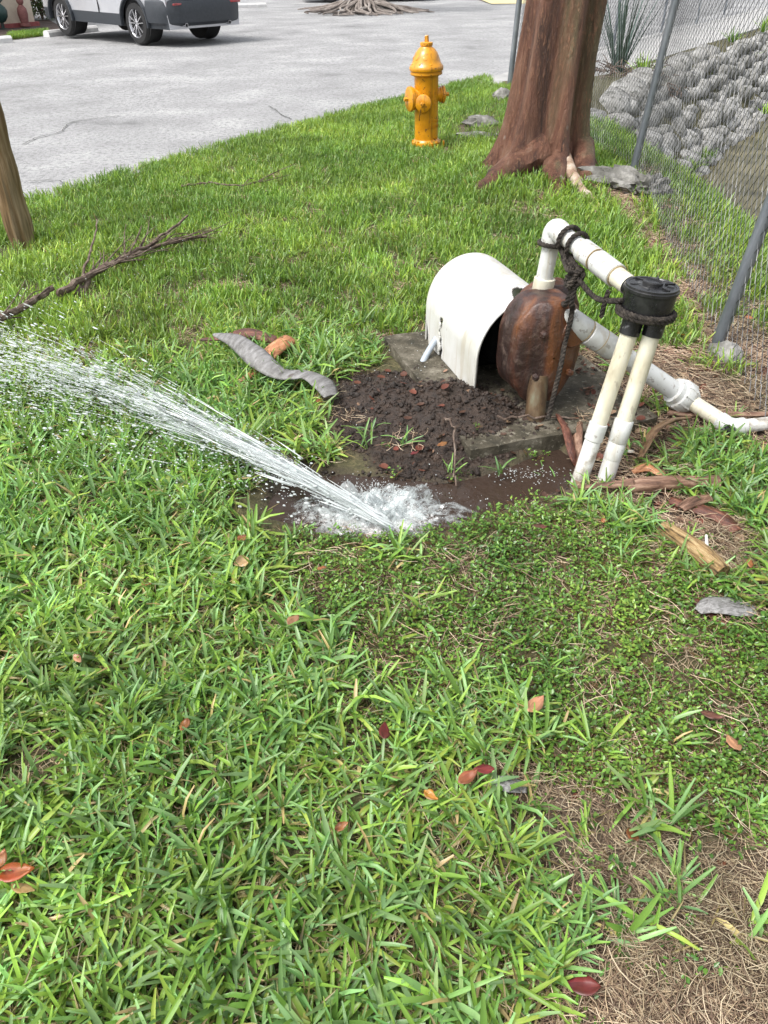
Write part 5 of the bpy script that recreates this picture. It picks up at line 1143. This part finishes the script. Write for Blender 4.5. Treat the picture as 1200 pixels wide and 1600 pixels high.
for v in range(6):                          # long broad sprigs
    S = []
    for k in range(gr.randint(6, 9)):
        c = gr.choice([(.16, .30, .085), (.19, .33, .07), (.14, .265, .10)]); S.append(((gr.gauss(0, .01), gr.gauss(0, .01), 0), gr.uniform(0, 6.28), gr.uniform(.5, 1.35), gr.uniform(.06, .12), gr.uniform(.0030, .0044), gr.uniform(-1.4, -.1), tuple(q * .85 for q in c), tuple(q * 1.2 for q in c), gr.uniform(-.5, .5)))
    src('sprig', *blades(S), M['turf'], cF)
for v in range(8):                          # small-leaved ground cover
    V = []; F = []; T = []
    for k in range(15):
        a = gr.uniform(0, 6.28); r_ = gr.uniform(.0, .030); c = gr.choice([(.11, .235, .035), (.085, .19, .03), (.15, .28, .04), (.065, .14, .025), (.19, .31, .05), (.12, .25, .035)]); p = Vector((math.cos(a) * r_, math.sin(a) * r_, gr.uniform(.004, .026))); L = gr.uniform(.005, .0135); Wd = L * gr.uniform(.2, .34); az = gr.uniform(0, 6.28); el = gr.uniform(-.1, .6)
        d = Vector((math.cos(az) * math.cos(el), math.sin(az) * math.cos(el), math.sin(el))); s = Vector((-math.sin(az), math.cos(az), gr.uniform(-.4, .4))).normalized(); u = d.cross(s) * -1; o0 = len(V)
        if u.z < 0: u = -u
        V += [p, p + d * L * .35 + s * Wd + u * Wd * .35, p + d * L * .72 + s * Wd * .75 + u * Wd * .25, p + d * L, p + d * L * .72 - s * Wd * .75 + u * Wd * .25, p + d * L * .35 - s * Wd + u * Wd * .35, p + d * L * .5]
        for i in range(6): F.append((o0 + i, o0 + (i + 1) % 6, o0 + 6)); T.append(c)
    for k in range(4):
        bb = B(); a = gr.uniform(0, 6.28); bb.tube([Vector((0, 0, 0)), Vector((math.cos(a) * .014, math.sin(a) * .014, .012)), Vector((math.cos(a) * .028, math.sin(a) * .028, .016))], .0007, 3, caps=False); o0 = len(V); V += [Vector(q) for q in bb.v]; F += [tuple(i + o0 for i in f) for f in bb.f]; T += [(.16, .10, .04)] * len(bb.f)
    src('clover', V, F, T, M['clover'], cC)
for v in range(6):                          # matted dead stems
    V = []; F = []; T = []
    for k in range(22):
        a = gr.uniform(0, 6.28); p = Vector((gr.gauss(0, .03), gr.gauss(0, .03), gr.uniform(.001, .012))); L = gr.uniform(.025, .085); c = gr.choice([(.46, .35, .24), (.62, .51, .36), (.34, .235, .16), (.18, .12, .085), (.52, .40, .26)]); P = [p]; e = gr.uniform(-.1, .3)
        for i in range(4): a += gr.gauss(0, .35); e += gr.gauss(0, .2); P.append(P[-1] + Vector((math.cos(a), math.sin(a), math.sin(e) * .4)) * L / 4)
        for q in P: q.z = max(q.z, .001)
        bb = B(); bb.tube(P, [.0008, .0010, .0009, .0007, .0004], 3, caps=False); o0 = len(V); V += [Vector(q) for q in bb.v]; F += [tuple(i + o0 for i in f) for f in bb.f]; T += [c] * len(bb.f)
    src('straw', V, F, T, M['straw'], cD)
for v in range(7):
    b = B(); b.blob((0, 0, .2), (1, gr.uniform(.6, .95), gr.uniform(.5, .8)), 2, .7, 2.2, v + 50); src('clod', b.v, b.f, None, M['mudclod'], cE)
rs = np.random.RandomState(11)
def pts(x0, x1, y0, y1, dens):
    n = int((x1 - x0) * (y1 - y0) * dens); x = rs.uniform(x0, x1, n); y = rs.uniform(y0, y1, n); return x, y
def inview(x, y, mg):                       # keep what the photo shows and a margin to the sides
    dep = y * math.cos(PITCH) + H * math.sin(PITCH); return (np.abs(x) < dep * 600 / FPX * 1.12 + mg) & (y > .2)
def put(x, y, name, coll, nv, s0, s1, label, cat, tilt=.15, dz=0.0, sfun=None, follow=0.0):
    z = np.maximum(ground(x, y), np.where(polyd(x, y, SLAB) > 0, SZ, -9)) + dz; n = len(x); scl = rs.uniform(s0, s1, n)
    if sfun is not None: scl = scl * sfun
    rot = np.stack([rs.normal(0, tilt, n), rs.normal(0, tilt, n), rs.uniform(0, 6.283, n)], -1)
    return scatter(name, np.stack([x, y, z], -1), rot, scl, rs.randint(0, nv, n), coll, label, cat)
def excl(m): return np.maximum.reduce([m['pudx'], m['slabx'], m['hood'], m['mudx'] * .985])
# dense lawn: square tiles of turf where it is unbroken, single tufts along every edge
def tiles(tufts, size, dens, nvar, s0, s1, tilt, m, coll, name):
    for v in range(nvar):
        n = int(dens * size * size * (.9 + .2 * rs.rand())); VV = []; FF = []; TT = []; o0 = 0
        for k in range(n):
            V, F, T = tufts[rs.randint(len(tufts))]; V = np.array([tuple(q) for q in V]); Mx_ = np.array(Euler((rs.normal(0, tilt), rs.normal(0, tilt), rs.uniform(0, 6.283))).to_matrix()); sc = rs.uniform(s0, s1)
            VV.append((V * sc) @ Mx_.T + np.array([rs.uniform(-.5, .5) * size, rs.uniform(-.5, .5) * size, 0])); FF.append(np.array(F) + o0); br = rs.uniform(.82, 1.2); TT.append(np.array(T) * br); o0 += len(V)
        VV = np.concatenate(VV).astype(np.float32); FF = np.concatenate(FF).astype(np.int32); TT = np.concatenate(TT); me = bpy.data.meshes.new(name); me.vertices.add(len(VV)); me.vertices.foreach_set('co', VV.ravel()); me.loops.add(FF.size); me.loops.foreach_set('vertex_index', FF.ravel()); me.polygons.add(len(FF)); me.polygons.foreach_set('loop_start', np.arange(0, FF.size, 4, dtype=np.int32)); me.polygons.foreach_set('loop_total', np.full(len(FF), 4, np.int32)); me.update(calc_edges=True); me.polygons.foreach_set('use_smooth', [True] * len(FF)); me.materials.append(m)
        a = me.color_attributes.new('tint', 'FLOAT_COLOR', 'CORNER'); c = np.ones((len(FF), 4, 4), np.float32); c[:, :, :3] = TT[:, None, :]; a.data.foreach_set('color', c.ravel()); o = bpy.data.objects.new(name, me); coll.objects.link(o)
def lay(prob, box, dens, size, thr, single, ns, tile, nt, s0, s1, tilt, name, label, sfun):
    x0, x1, y0, y1 = box; cx = np.arange(x0 + size / 2, x1, size); cy = np.arange(y0 + size / 2, y1, size); CX, CY = np.meshgrid(cx, cy); CX, CY = CX.ravel(), CY.ravel(); lo = np.full(CX.shape, 9.0)
    for ox in np.linspace(-.5, .5, 5):
        for oy in np.linspace(-.5, .5, 5): lo = np.minimum(lo, prob(CX + ox * size, CY + oy * size))
    full = lo > thr; x, y = pts(x0, x1, y0, y1, dens); ix = np.clip(((x - x0) / size).astype(int), 0, len(cx) - 1); iy = np.clip(((y - y0) / size).astype(int), 0, len(cy) - 1)
    k = ~full[iy * len(cx) + ix] & (rs.uniform(0, 1, len(x)) < prob(x, y)); x, y = x[k], y[k]; n = len(x); print('GRASS', name, 'tiles', full.sum(), 'single', n)
    put(x, y, name, single, ns, s0, s1, label + ', ragged along its edges', 'grass', tilt, sfun=sfun(x, y))
    X, Y = CX[full], CY[full]; e = .15; Z = (ground(X + e, Y) + ground(X - e, Y) + ground(X, Y + e) + ground(X, Y - e)) / 4; gx_ = (ground(X + e, Y) - ground(X - e, Y)) / (2 * e); gy_ = (ground(X, Y + e) - ground(X, Y - e)) / (2 * e); rot = []
    for a, b_ in zip(gx_, gy_):
        nrm_ = Vector((-a, -b_, 1)).normalized(); q = Vector((0, 0, 1)).rotation_difference(nrm_).to_matrix() @ Matrix.Rotation(math.pi / 2 * rs.randint(4), 3, 'Z'); rot.append(tuple(q.to_euler()))
    n = len(X); scatter(name, np.stack([X, Y, Z], -1), np.array(rot), np.ones(n), rs.randint(0, nt, n), tile, label, 'grass')
cTA = bpy.data.collections.new('near_tile_source'); cTB = bpy.data.collections.new('far_tile_source')
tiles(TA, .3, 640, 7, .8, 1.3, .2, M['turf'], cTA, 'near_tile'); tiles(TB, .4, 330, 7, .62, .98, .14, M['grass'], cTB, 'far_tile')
def near_p(x, y):
    m = masks(x, y); s = sdist(x, y, EDGE); far = sm(2.9, 3.5, np.hypot(x, y))
    ok = inview(x, y, .5) & (x < fencex(y) - .03) & (s > .05)
    return ok * (1 - .965 * m['clo']) * (1 - .985 * m['dead']) * (1 - .985 * m['mud']) * (1 - .97 * m['lit']) * (1 - m['fen'] * .93) * (1 - m['wet'] * .8) * (1 - excl(m)) * (1 - far) * (.84 + .25 * fbm(x, y, 5, 2, 8))
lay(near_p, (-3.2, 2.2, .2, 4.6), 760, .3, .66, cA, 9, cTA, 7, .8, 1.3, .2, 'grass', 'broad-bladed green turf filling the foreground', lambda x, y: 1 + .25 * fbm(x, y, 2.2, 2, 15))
def lushf(x, y): return .30 * np.exp(-((x - 1.1) ** 2 + (y - 5.3) ** 2) / .8) + .35 * np.exp(-((x - 1.05) ** 2 + (y - 3.9) ** 2) / .5) + .6 * ((x - fencex(y)) > .45)
def far_p(x, y):
    s = sdist(x, y, EDGE); t = x - fencex(y); wd = (x - W0[0]) * WN[0] + (y - W0[1]) * WN[1]; cut = np.minimum(np.clip((t - .25) * .57, 0, 2), np.clip(wd, 0, 2)); dist = np.hypot(x, y); m = masks(x, y); trunkz = np.hypot((x - 1.17) / .42, (y - 6.25) / .40) < 1
    ok = inview(x, y, .8) & (s > .02 + .05 * fbm(x, y, 3.5, 3, 77)) & (cut < .97) & ~((t > .1) & (wd < .15) & (y > 9.3)) & ~((t > -.2) & (y > 11.6)) & ~((wd < .9) & (t > .45) & (y > 8.2) & (wd < np.clip(cut, 0, 1) * 1.05 + .12))
    return ok * sm(2.75, 3.4, dist) * (1 - .97 * m['lit']) * (1 - .92 * m['fen'] * (t < .5)) * (1 - excl(m)) * (1 - m['wet']) * (1 - .97 * m['clo']) * (1 - .75 * m['hyd']) * (~trunkz) * np.where((t > 0) & (cut < .35), .55 + .8 * fbm(x, y, 4, 2, 5), 1) * (.87 + .28 * fbm(x, y, 3, 2, 6))
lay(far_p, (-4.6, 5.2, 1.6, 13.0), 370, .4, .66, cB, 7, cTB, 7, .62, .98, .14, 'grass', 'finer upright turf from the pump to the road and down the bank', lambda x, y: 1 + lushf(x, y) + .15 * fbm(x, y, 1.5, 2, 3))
# leaf litter: curled brown flakes
cG = bpy.data.collections.new('flake_source')
for v in range(9):
    L = gr.uniform(.012, .032); Wd = L * gr.uniform(.2, .45); cu = gr.uniform(.2, 1.1); V = []; F = []
    for i in range(5):
        f = i / 4
        for k in range(3): g = k - 1; w_ = Wd * (math.sin(math.pi * (f * .85 + .1)) ** .6); V.append(Vector(((f - .5) * L, g * w_, .003 + abs(g) * cu * w_ * .6 + L * .25 * (f - .5) ** 2 * gr.uniform(.5, 2))))
    for i in range(4):
        for k in range(2): F.append((3 * i + k, 3 * i + k + 1, 3 * i + k + 4, 3 * i + k + 3))
    c = gr.choice([(.07, .035, .022), (.12, .06, .04), (.045, .025, .018), (.20, .12, .075), (.13, .045, .028), (.26, .17, .11)]); src('flake', V, F, [c] * len(F), M['straw'], cG)
x, y = pts(-1.9, 2.9, .3, 7.4, 900); m = masks(x, y); k = inview(x, y, .3) & (rs.uniform(0, 1, len(x)) < np.clip(1.0 * m['lit'] + .5 * m['fen'] + .16 * m['mud'] + .12 * m['dead'] + .05 * m['clo'] + .012 + .05 * m['slab'], 0, 1) * (1 - m['pud']) * (1 - m['hood'])); x, y = x[k], y[k]
put(x, y, 'leaf_litter', cG, 9, .4, 1.5, 'curled brown leaf litter strewn round the pump and fence foot', 'leaf litter', .35, .004)
# clover
x, y = pts(-.7, 1.6, .3, 2.4, 3000); m = masks(x, y); k = inview(x, y, .3) & (rs.uniform(0, 1, len(x)) < (m['clo'] * (.92 + .7 * fbm(x, y, 8, 3, 2)) * (1 - m['pud']) * (1 - .9 * m['dead']) + .06 * m['dead'] * (1 + 1.2 * fbm(x, y, 4, 2, 19)) + .012)); x, y = x[k], y[k]
put(x, y, 'clover', cC, 8, .75, 1.35, 'small-leaved creeping ground cover between puddle and bare patch', 'ground cover', .25, .002)
# straw
x, y = pts(-1.6, 2.9, .3, 7.4, 1500); m = masks(x, y); tt = x - fencex(y); k = inview(x, y, .3) & (rs.uniform(0, 1, len(x)) < np.clip(m['dead'] * (.60 + .9 * fbm(x, y, 7, 3, 12)) + .16 * m['lit'] + .22 * m['fen'] + .055 * m['clo'] + .06, 0, 1) * (1 - m['pudx']) * (1 - m['mud'] * .9) * (1 - .9 * m['slab']) * (1 - m['hood'])); x, y = x[k], y[k]
put(x, y, 'straw', cD, 6, .8, 1.35, 'matted dead straw on bare ground at the lower right and fence foot', 'straw', .12, .003)
# clods of mud and chips
x, y = pts(-.6, 1.7, 1.6, 3.4, 9000); m = masks(x, y); k = rs.uniform(0, 1, len(x)) < np.clip(m['mud'] * .95 + .18 * m['lit'] + .3 * m['wet'], 0, 1) * (1 - m['pud']); x, y = x[k], y[k]; sc = np.exp(rs.normal(-5.5, .55, len(x))); sc = np.clip(sc, .0015, .015)
z = np.maximum(ground(x, y), np.where(masks(x, y)['slab'] > 0, SZ, -9)); P = np.stack([x, y, z], -1); k = ~((masks(x, y)['slab'] > 0) & (ground(x, y) < SZ - .02) & (rs.uniform(0, 1, len(x)) > .12)); P = P[k]; sc = sc[k]; n = len(P)
scatter('mud_clods', P, rs.uniform(0, 6.28, (n, 3)), sc, rs.randint(0, 7, n), cE, 'dark wet crumbs of mud heaped between pump and jet', 'mud')
# single long sprigs where the photo shows them
SPR_ = [(870, 770), (900, 800), (935, 805), (960, 830), (985, 800), (1000, 845), (930, 850), (945, 905), (850, 760), (1100, 700), (1130, 690), (1160, 715), (1180, 690), (1090, 715), (1195, 730), (1120, 730), (1145, 735), (880, 980), (900, 1000), (830, 1020), (850, 1050), (480, 830), (455, 850), (500, 960), (530, 1010), (470, 985), (540, 1060), (690, 1070), (740, 1060), (720, 1110), (780, 1080), (790, 1130), (650, 1150), (700, 1170), (750, 1180), (610, 700), (598, 675), (560, 690), (520, 700), (1190, 1010), (1180, 1270), (1160, 1290), (960, 1430), (1050, 1420), (1060, 1390), (880, 1370), (870, 1420), (900, 1440), (840, 1480), (880, 1480), (870, 1520), (845, 1440), (800, 900), (1030, 760), (690, 740), (780, 590), (795, 740), (810, 755), (830, 765), (870, 750), (1000, 790), (1180, 800), (1160, 780), (1130, 770), (1195, 780)]
SP_ = []
for (a, b_) in SPR_:
    for j in range(1 + (b_ > 1040)): q = gg(a + gr.gauss(0, 9), b_ + gr.gauss(0, 8)); SP_.append((q.x, q.y, q.z))
# denser fringe of sprigs along the turf's edge
SP_ = np.array(SP_); n = len(SP_)
scatter('grass', SP_, np.stack([rs.normal(0, .12, n), rs.normal(0, .12, n), rs.uniform(0, 6.28, n)], -1), rs.uniform(.6, .95, n), rs.randint(0, 6, n), cF, 'long single grass sprigs standing in clover, litter and mud', 'grass')
# verge by the wheel stops
q = [rp(*v) for v in [(16, 62), (71, 56), (73, 51), (20, 56)]]; n = 900; u = rs.uniform(0, 1, n); v_ = rs.uniform(0, 1, n); PP = np.array([tuple(q[0] * (1 - a) * (1 - c) + q[1] * a * (1 - c) + q[2] * a * c + q[3] * (1 - a) * c) for a, c in zip(u, v_)])
scatter('grass', PP, np.stack([rs.normal(0, .1, n), rs.normal(0, .1, n), rs.uniform(0, 6.28, n)], -1), rs.uniform(.8, 1.3, n), rs.randint(0, 7, n), cB, 'short yellow-green grass strip between the two left wheel stops', 'grass')
# ------------------------------------------------------------------ puddle and water jet
xs_ = np.linspace(-.55, .85, 170); ys_ = np.linspace(1.7, 2.6, 110); PX, PY = np.meshgrid(xs_, ys_); J0 = gp(612, 823, .02)
fo = .62 * np.exp(-(((PX - J0.x + .05) / .17) ** 2 + ((PY - J0.y - .09) / .11) ** 2)) + .15 * np.exp(-(((PX - .48) / .12) ** 2 + ((PY - 2.22) / .06) ** 2)) - .02
pdm = polyd(PX, PY, PUD); keep = (pdm[:-1, :-1] > -.03); near = np.exp(-(((PX - J0.x + .05) / .18) ** 2 + ((PY - J0.y - .11) / .10) ** 2))
setp(sheet('puddle', PX, PY, -.018 + near * (.022 + .030 * fbm(PX, PY, 22, 4, 4)) + .0015 * fbm(PX, PY, 14, 2, 9), M['puddle'], keep=keep, attrs={'foam': fo}), kind='structure')
jr = random.Random(77)
jet = thing('water_jet', J0, 'white jet of water spraying left from a broken pipe at the puddle', 'water jet')
def traj(t, a, b_, c, p0): return Vector((p0.x - t, p0.y + a * t, p0.z + b_ * t - c * t * t))
b = B()
NSTR = 760
for k in range(NSTR):
    sp_ = abs(jr.gauss(0, 1)); ph = jr.uniform(0, 6.28); a = .50 + .075 * sp_ * math.cos(ph); bb = .375 + .07 * sp_ * math.sin(ph); c = .14 + jr.gauss(0, .02); t0 = jr.uniform(0, .30) * (jr.random() ** .7) + (0 if k % 2 else jr.uniform(0, 1.1)); L = jr.uniform(.025, .14)
    p0 = J0 + Vector((jr.gauss(0, .004), jr.gauss(0, .008), jr.gauss(0, .006))); P = [traj(t0 + L * i / 5, a, bb, c, p0) for i in range(6)]; r_ = jr.uniform(.0010, .0032) * (1.25 - min(1, t0 * 1.2)); b.tube(P, [r_ * .3, r_, r_ * 1.1, r_, r_ * .7, r_ * .2], 5)
o = b.build('streaks', M['jet'], jet); o['kind'] = 'stuff'
def jet_sheet():                          # thin torn sheets of water round the jet: alpha follows streaks that run with the flow
    m, t, p, o = newmat('water_sheet'); at = N(t, 'ShaderNodeAttribute', attribute_name='flow'); fa = N(t, 'ShaderNodeAttribute', attribute_name='thin')
    n = N(t, 'ShaderNodeTexNoise', Scale=1.0, Detail=5, Roughness=.62, Distortion=.35); t.links.new(at.outputs['Vector'], n.inputs['Vector'])
    ad = N(t, 'ShaderNodeMath', operation='SUBTRACT'); t.links.new(n.outputs['Fac'], ad.inputs[0]); t.links.new(fa.outputs['Fac'], ad.inputs[1])
    r = ramp(t, ad.outputs[0], [(.36, (0, 0, 0)), (.66, (.85, .85, .85))])
    df = N(t, 'ShaderNodeBsdfDiffuse'); df.inputs[0].default_value = (.80, .86, .86, 1); tl = N(t, 'ShaderNodeBsdfTranslucent'); tl.inputs[0].default_value = (.80, .86, .86, 1); gl = N(t, 'ShaderNodeBsdfGlossy'); gl.inputs['Roughness'].default_value = .15
    m1 = N(t, 'ShaderNodeMixShader'); m1.inputs[0].default_value = .5; t.links.new(df.outputs[0], m1.inputs[1]); t.links.new(tl.outputs[0], m1.inputs[2]); m3 = N(t, 'ShaderNodeMixShader'); m3.inputs[0].default_value = .12; t.links.new(m1.outputs[0], m3.inputs[1]); t.links.new(gl.outputs[0], m3.inputs[2])
    tp = N(t, 'ShaderNodeBsdfTransparent'); m2 = N(t, 'ShaderNodeMixShader'); t.links.new(r.outputs[0], m2.inputs[0]); t.links.new(tp.outputs[0], m2.inputs[1]); t.links.new(m3.outputs[0], m2.inputs[2]); t.links.new(m2.outputs[0], o.inputs['Surface']); return m
M['sheet'] = jet_sheet()
for lay_, (spr, T_, th0) in enumerate([(.35, .75, -.10), (.75, 1.15, -.02), (1.2, 1.7, .05), (1.75, 1.8, .11)]):
    nT, nA = 60, 28; V = []; F = []; FL_ = []; TH = []
    for i in range(nT):
        t = T_ * (i / (nT - 1)) ** 1.2
        for k in range(nA):
            ph = 2 * math.pi * k / nA; wob = 1 + .35 * mnoise.noise(Vector((t * 5, math.cos(ph) * 1.3, math.sin(ph) * 1.3 + lay_ * 7))); rr_ = .004 + t * .058 * spr * wob
            c_ = traj(t, .50, .375, .14, J0); V.append(c_ + Vector((.02 * math.cos(ph) * t, math.cos(ph) * rr_ * 1.15, math.sin(ph) * rr_))); FL_.append((t * 5.0 + lay_ * 11, math.cos(ph) * (2.2 + spr) * 1.6, math.sin(ph) * (2.2 + spr) * 1.6)); TH.append(th0 + .03 + .27 * (t / T_) ** 1.3)
    for i in range(nT - 1):
        for k in range(nA): k2 = (k + 1) % nA; F.append((i * nA + k, i * nA + k2, (i + 1) * nA + k2, (i + 1) * nA + k))
    o = B().add(V, F).build('sheet', M['sheet'], jet, angle=180); a_t = o.data.attributes.new('flow', 'FLOAT_VECTOR', 'POINT'); a_t.data.foreach_set('vector', np.array(FL_, np.float32).ravel()); a_t = o.data.attributes.new('thin', 'FLOAT', 'POINT'); a_t.data.foreach_set('value', np.array(TH, np.float32)); o['kind'] = 'stuff'
for lay_, (cx_, cy_, R_, h_) in enumerate([(-.05, .09, .17, .055), (-.02, .12, .13, .075), (.06, .10, .15, .03), (-.12, .10, .16, .04)]):   # torn crowns of splash round the mouth
    nT, nA = 26, 60; V = []; F = []; FL_ = []; TH = []
    for i in range(nT):
        f = i / (nT - 1)
        for k in range(nA):
            ph = 2 * math.pi * k / nA; n_ = mnoise.noise(Vector((math.cos(ph) * 2.2, math.sin(ph) * 2.2, lay_ * 5 + f * 1.5))); n2_ = mnoise.noise(Vector((math.cos(ph) * 5, math.sin(ph) * 5, lay_ * 9 + f * 4)))
            rr_ = R_ * f * (1 + .35 * n_); V.append(J0 + Vector((cx_ + math.cos(ph) * rr_ * 1.3, cy_ + math.sin(ph) * rr_ * .75, -.035 + h_ * math.sin(math.pi * min(1, f * 1.05)) ** .8 * (.55 + 1.1 * max(0, n_ + .2) + .5 * n2_)))); FL_.append((math.cos(ph) * f * 7 + lay_ * 9, math.sin(ph) * f * 7, f * 3)); TH.append(-.02 + .16 * f)
    for i in range(nT - 1):
        for k in range(nA): k2 = (k + 1) % nA; F.append((i * nA + k, i * nA + k2, (i + 1) * nA + k2, (i + 1) * nA + k))
    o = B().add(V, F).build('splash_sheet', M['sheet'], jet, angle=180); a_t = o.data.attributes.new('flow', 'FLOAT_VECTOR', 'POINT'); a_t.data.foreach_set('vector', np.array(FL_, np.float32).ravel()); a_t = o.data.attributes.new('thin', 'FLOAT', 'POINT'); a_t.data.foreach_set('value', np.array(TH, np.float32)); o['kind'] = 'stuff'
def drops(n, fn, name, m, sub=1):
    bm = bmesh.new(); bmesh.ops.create_icosphere(bm, subdivisions=sub, radius=1); bv = np.array([v.co[:] for v in bm.verts]); bf = np.array([[v.index for v in f.verts] for f in bm.faces]); bm.free(); VV = []; FF = []
    for k in range(n):
        p, vel, r_, st = fn(k); vel = vel.normalized(); a = vel.orthogonal().normalized(); c = vel.cross(a); Mx_ = np.array([a, c, vel]); q = bv * np.array([r_, r_, r_ * st]); VV.append(q @ Mx_ + np.array(p)); FF.append(bf + k * len(bv))
    VV = np.concatenate(VV); FF = np.concatenate(FF); me = bpy.data.meshes.new(name); me.from_pydata((VV - np.array(jet.location)).tolist(), [], FF.tolist()); me.materials.append(m); me.polygons.foreach_set('use_smooth', [True] * len(me.polygons)); o = bpy.data.objects.new(name, me); COL.objects.link(o); o.parent = jet; o['kind'] = 'stuff'; return o
def f1(k):
    t = .12 + 1.75 * jr.random() ** .8; sp_ = abs(jr.gauss(0, 1)); ph = jr.uniform(0, 6.28); a = .50 + .12 * sp_ * math.cos(ph); bb = .365 + .09 * sp_ * math.sin(ph); c = .155 + jr.gauss(0, .03); p = traj(t, a, bb, c, J0); vel = traj(t + .01, a, bb, c, J0) - p
    return p, vel, min(.0036, math.exp(jr.gauss(-7.0, .6))), jr.uniform(1.2, 2.5 + 4 * t)
drops(7000, f1, 'spray', M['spray'])
def f1b(k):
    t = .2 + 1.6 * jr.random(); a = .50 + jr.gauss(0, .06); bb = .375 + jr.gauss(0, .04); c = .14; p = traj(t, a, bb, c, J0); return p, traj(t + .01, a, bb, c, J0) - p, min(.003, math.exp(jr.gauss(-6.6, .4))), jr.uniform(6, 16)
drops(1500, f1b, 'spray', M['mist'])
def f2(k):                                   # low drops falling out below the jet
    t = .1 + 1.3 * jr.random(); a = .38 + jr.gauss(0, .14); p = J0 + Vector((-t, a * t, 0)); p.z = .03 + abs(jr.gauss(0, .05)) + .10 * t * jr.random(); return p, Vector((-1, .4, -.3 * jr.random())), min(.0045, math.exp(jr.gauss(-6.5, .55))), jr.uniform(1, 2.6)
drops(700, f2, 'spray', M['jet'])
def f3(k):                                   # splash thrown up round the mouth
    a = jr.uniform(0, 6.28); q = abs(jr.gauss(0, .065)); h = abs(jr.gauss(0, .045)) * (1.2 - min(1, q * 5)); p = J0 + Vector((-.06 + math.cos(a) * q * 1.7, .11 + math.sin(a) * q * 1.0, -.03 + h)); return p, Vector((math.cos(a), math.sin(a), .8)), min(.005, math.exp(jr.gauss(-6.9, .6))), jr.uniform(1, 2.5)
drops(2200, f3, 'splash', M['mist'])
def f4(k):                                   # foam bubbles floating off
    if k % 3: a = jr.uniform(0, 6.28); q = abs(jr.gauss(0, .09)); p = Vector((J0.x - .02 + math.cos(a) * q * 1.5, J0.y + .06 + math.sin(a) * q * .8, -.017))
    else: p = Vector((jr.gauss(.50, .08), jr.gauss(2.20, .03), -.018)) if k % 2 else Vector((jr.gauss(.15, .10), jr.gauss(2.05, .03), -.018))
    return p, Vector((0, 0, 1)), jr.uniform(.001, .0032), .6
drops(900, f4, 'foam', M['spray'])
# wet beads lying on the turf round the jet and splashed about
def f5(k):
    p = Vector((jr.uniform(-2.2, .2), jr.uniform(1.5, 4.6), 0)); p.z = .035 + jr.uniform(0, .04); return p, Vector((jr.gauss(0, .3), jr.gauss(0, .3), 1)), jr.uniform(.0012, .0028), 1.0
drops(500, f5, 'spray', M['jet'])
bpy.context.view_layer.update()
